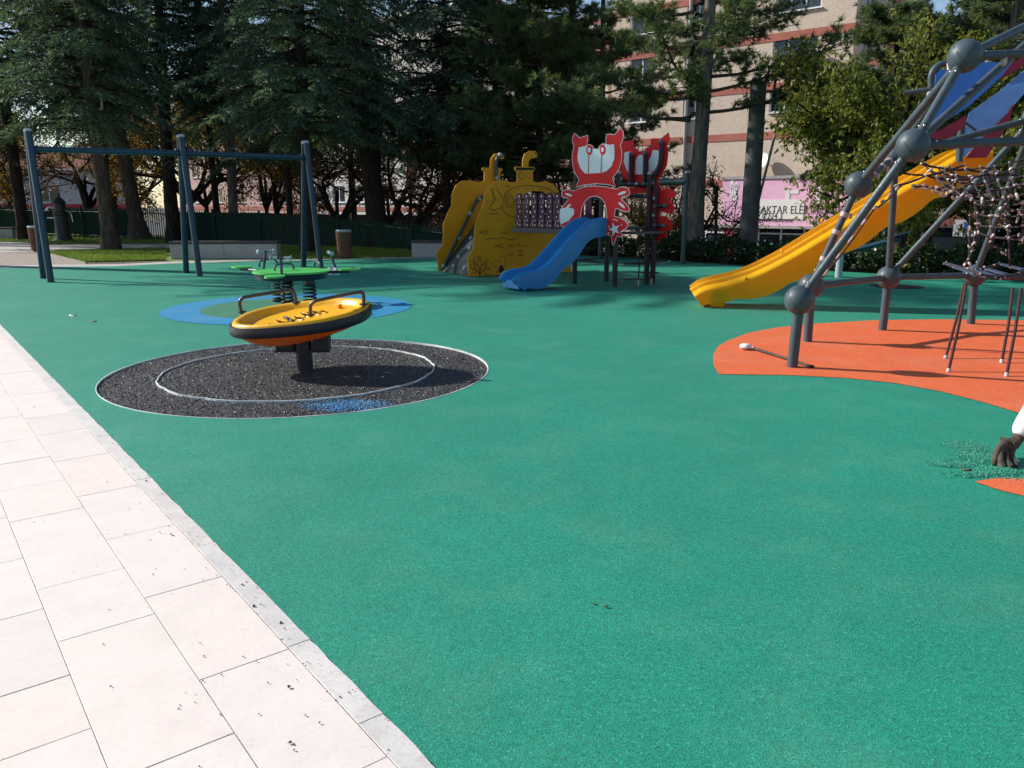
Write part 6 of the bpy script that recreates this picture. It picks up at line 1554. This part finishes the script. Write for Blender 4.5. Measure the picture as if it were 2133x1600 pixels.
tree('cedar_tree', (-4.55, 27.2), CED[1], 0.36, 12, 'massive black trunk forking in two behind the litter bin', gC, 5.0, 0.95, (-0.75, 0), 'bark_dark', 1.25, [(0.35, 0.1, 1.6, 5.5, 0.24)])
tree('cedar_tree', (-2.2, 27.6), CED[2], 0.13, 12, 'conifer with a thin trunk above the submarine wall', gC, 2.6, 1.1, (0, 0), 'bark_dark', z=-0.6)
tree('cedar_tree', (-11.0, 31.8), CED[2], 0.19, 12, 'pale edged straight trunk behind the bench wall', gC, 1.7, 0.9, (0.3, 0), 'bark_grey')
tree('cedar_tree', (-12.4, 34.0), CED[1], 0.15, 13, 'slim dark trunk behind the left end of the bench wall', gC, 5.6, 0.8, (0, 0), 'bark_dark')
tree('cedar_tree', (-8.2, 29.8), CED[0], 0.12, 12, 'slim conifer trunk left of the right swing post', gC, 0.1, 0.85, (0, 0), 'bark_dark')
tree('cedar_tree', (-24.0, 36.0), CED[0], 0.25, 13, 'leftmost far conifer at the photo edge', gC, 2.2, 1.0, (0, 0), 'bark_dark')
tree('cedar_tree', (-16.8, 33.5), CED[2], 0.14, 12, 'conifer with twin thin stems left of the scarred trunk', gC, 4.1, 1.0, (-0.6, 0), 'bark_dark', 1.3, [(0.5, 0, 0.3, 5, 0.09)])
tree('cedar_tree', (-26.5, 34.0), CED[1], 0.24, 13, 'conifer beyond the left edge and behind the very tall one', gC, 3.0, 1.0, (0, 0), 'bark_dark')
for i, (x, y, k_, s) in enumerate(((-31, 46, 0, 1.15), (-23, 47, 1, 1.1), (-9.0, 46, 0, 1.15))):
    tree('cedar_tree', (x, y), CED[k_], 0.22, 13, ['tall conifer behind the fence at the far left', 'second conifer behind the fence from the left', 'conifer behind the fence near the bench wall'][i], 'conifers behind the fence', i * 1.3, s, (0, 0), 'bark_dark', z=-1.2)
gP = 'tufted pines'
t14 = tree('pine_tree', (4.85, 21.2), PIN3, 0.225, 9.5, 'tall tufted pine with furrowed grey trunk right of the red tower', gP, 1.2, 1.0, (0.05, 0), 'bark_grey', 1.2, z=-0.1)
for c_ in t14.children:
    if not c_.name.startswith('trunk'): c_.location = (-0.25, 0.25, 0.1)
tree('pine_tree', (0.9, 26.5), PIN[1], 0.16, 9.0, 'tufted pine behind the yellow submarine periscopes', gP, 1.9, 0.95, (0, 0), 'bark_dark', z=-0.6)
tree('pine_tree', (3.0, 28.2), PIN3, 0.15, 9.5, 'slim tufted pine between submarine and red claws', gP, 3.7, 0.8, (0, 0), 'bark_dark', z=-0.8)
tree('pine_tree', (-0.6, 29.5), PIN[1], 0.15, 9.5, 'tufted pine above the rear submarine wall', gP, 5.2, 1.15, (0, 0), 'bark_dark', z=-0.8)
tree('pine_tree', (11.3, 19.3), PIN[0], 0.24, 9.5, 'pine with thick trunk standing behind the rope net', gP, 2.9, 0.9, (0.2, 0), 'bark_grey', z=-1.0)
tree('pine_tree', (14.6, 23.5), PIN[1], 0.22, 9.0, 'pine rising above the blue panel at the right edge', gP, 4.4, 1.0, (0, 0), 'bark_dark', z=-1.5)
tree('pine_tree', (12.3, 27.0), PIN[1], 0.16, 9.0, 'pine branches in front of the tan building corner', gP, 0.2, 0.95, (0, 0), 'bark_dark', z=-1.5)
gD = 'autumn broadleaf trees'
tree('chestnut_tree', (8.95, 18.1), CHE[0], 0.2, 4.0, 'yellow green chestnut tree with drooping leaves behind the yellow slide', gD, 0.6, 0.88, (-0.8, 0.1), 'bark_dark', z=-0.5)
tree('chestnut_tree', (12.8, 21.6), CHE[0], 0.2, 4.2, 'yellow green leafy tree behind the rope net', gD, 2.6, 0.9, (0.1, 0.1), 'bark_dark', z=-1.6)
for i, (x, y, pr, s, z_, lab) in enumerate(((-1.9, 28.6, BRN[0], 0.9, -0.9, 'red brown leafed tree left of the submarine wall'), (-4.0, 31.5, BRN[1], 1.0, -0.9, 'brown leafed tree behind the forked black trunk'), (-7.0, 32.5, BRN[1], 0.95, -0.5, 'brown leafed tree between the swing and the bin'),
        (-10.2, 35.0, ORG[0], 1.0, -0.3, 'orange leafed tree behind the right bay of the swing'), (-14.0, 37.0, ORG[0], 1.05, -0.1, 'yellow orange leafed tree behind the left bay of the swing'), (2.2, 30.0, BRN[0], 0.95, -1.4, 'dark brown leafed tree behind the red claws'),
        (5.3, 24.0, BRN[1], 0.8, -1.8, 'dark red leafed tree behind the furrowed pine trunk'), (0.3, 33.0, BRN[1], 1.1, -1.4, 'brown leafed tree behind the submarine periscopes'), (-18.5, 40, BRN[0], 1.1, 0, 'brown leafed tree behind the water pump'), (-26, 42, ORG[0], 1.1, 0, 'orange leafed tree at the far left'), (3.9, 22.9, ORG[0], 0.42, -0.9, 'small yellow leaved shrub tree seen through the tower opening'),
        (-5.6, 36.5, BRN[0], 1.1, -0.9, 'tall brown leafed tree far behind the bin'), (-21.5, 41.0, BRN[1], 1.2, -0.3, 'brown leafed tree behind the left swing post'), (-16.5, 41.5, ORG[0], 1.25, -0.3, 'yellow leafed tree behind the leaning trunk'), (-12.0, 39.5, ORG[0], 1.2, -0.4, 'orange leafed tree behind the middle swing post'), (-30.0, 43.0, BRN[0], 1.2, 0, 'brown leafed tree at the far left fence'))):
    tree('broadleaf_tree', (x, y), pr, 0.13 if s > 0.5 else 0.04, 2.6 * s, lab, gD, i * 1.7, s, (0.05, 0), 'bark_dark', z=z_)
# shrubs along the far edge of the rubber floor
rg = np.random.default_rng(12)
B = rg.normal(0, 1, (1500, 3)); B = unit(B) * rg.uniform(0.55, 1.0, (1500, 1)) ** 0.5 * np.array([0.55, 0.42, 0.36]) + np.array([0, 0, 0.30]); B = B[B[:, 2] > 0.02]
me_b = tri_mesh('foliage', leaf_quads(B, rg, 0.10, 0.0, 0.5)); me_b.materials.append(MATS['leaf_bush'])
W = B[rg.integers(0, len(B), 10)] * np.array([1.08, 1.08, 1.12]); me_w = tri_mesh('blossom', leaf_quads(W, rg, 0.07, -0.5, 0.9)); me_w.materials.append(MATS['sign_white'])
path_h = [G(1190, 531) + Vector((0.15, 0.7, 0)), G(1480, 549) + Vector((0.45, 0.45, 0)), G(1700, 563) + Vector((0.45, 0.45, 0)), G(1960, 577) + Vector((0.45, 0.5, 0)), Vector((13.0, 14.0, 0)), Vector((15.5, 11.4, 0))]
names_h = []
L_ = [0.0]
for a, b in zip(path_h[:-1], path_h[1:]): L_.append(L_[-1] + (b - a).length)
nH = 22
ORD = 'first second third fourth fifth sixth seventh eighth ninth tenth eleventh twelfth thirteenth fourteenth fifteenth sixteenth seventeenth eighteenth nineteenth twentieth twenty-first twenty-second'.split()
def at_len(d):
    for i in range(len(L_) - 1):
        if d <= L_[i + 1]: return path_h[i].lerp(path_h[i + 1], (d - L_[i]) / (L_[i + 1] - L_[i]))
    return path_h[-1]
for i in range(nH):
    p = at_len(L_[-1] * i / (nH - 1))
    r_ = empty('shrub', (p.x, p.y, -0.02), ORD[i] + ' shrub from the left in the low hedge along the far rubber edge', 'shrub', 'shrubs along the far edge of the rubber floor')
    for nm, me in (('foliage', me_b), ('blossom', me_w)):
        o = link_mesh(nm, me, None, r_); o.rotation_euler = (0, 0, i * 1.9); s = 0.85 + 0.35 * random.random(); o.scale = (s, s, s * 0.9)
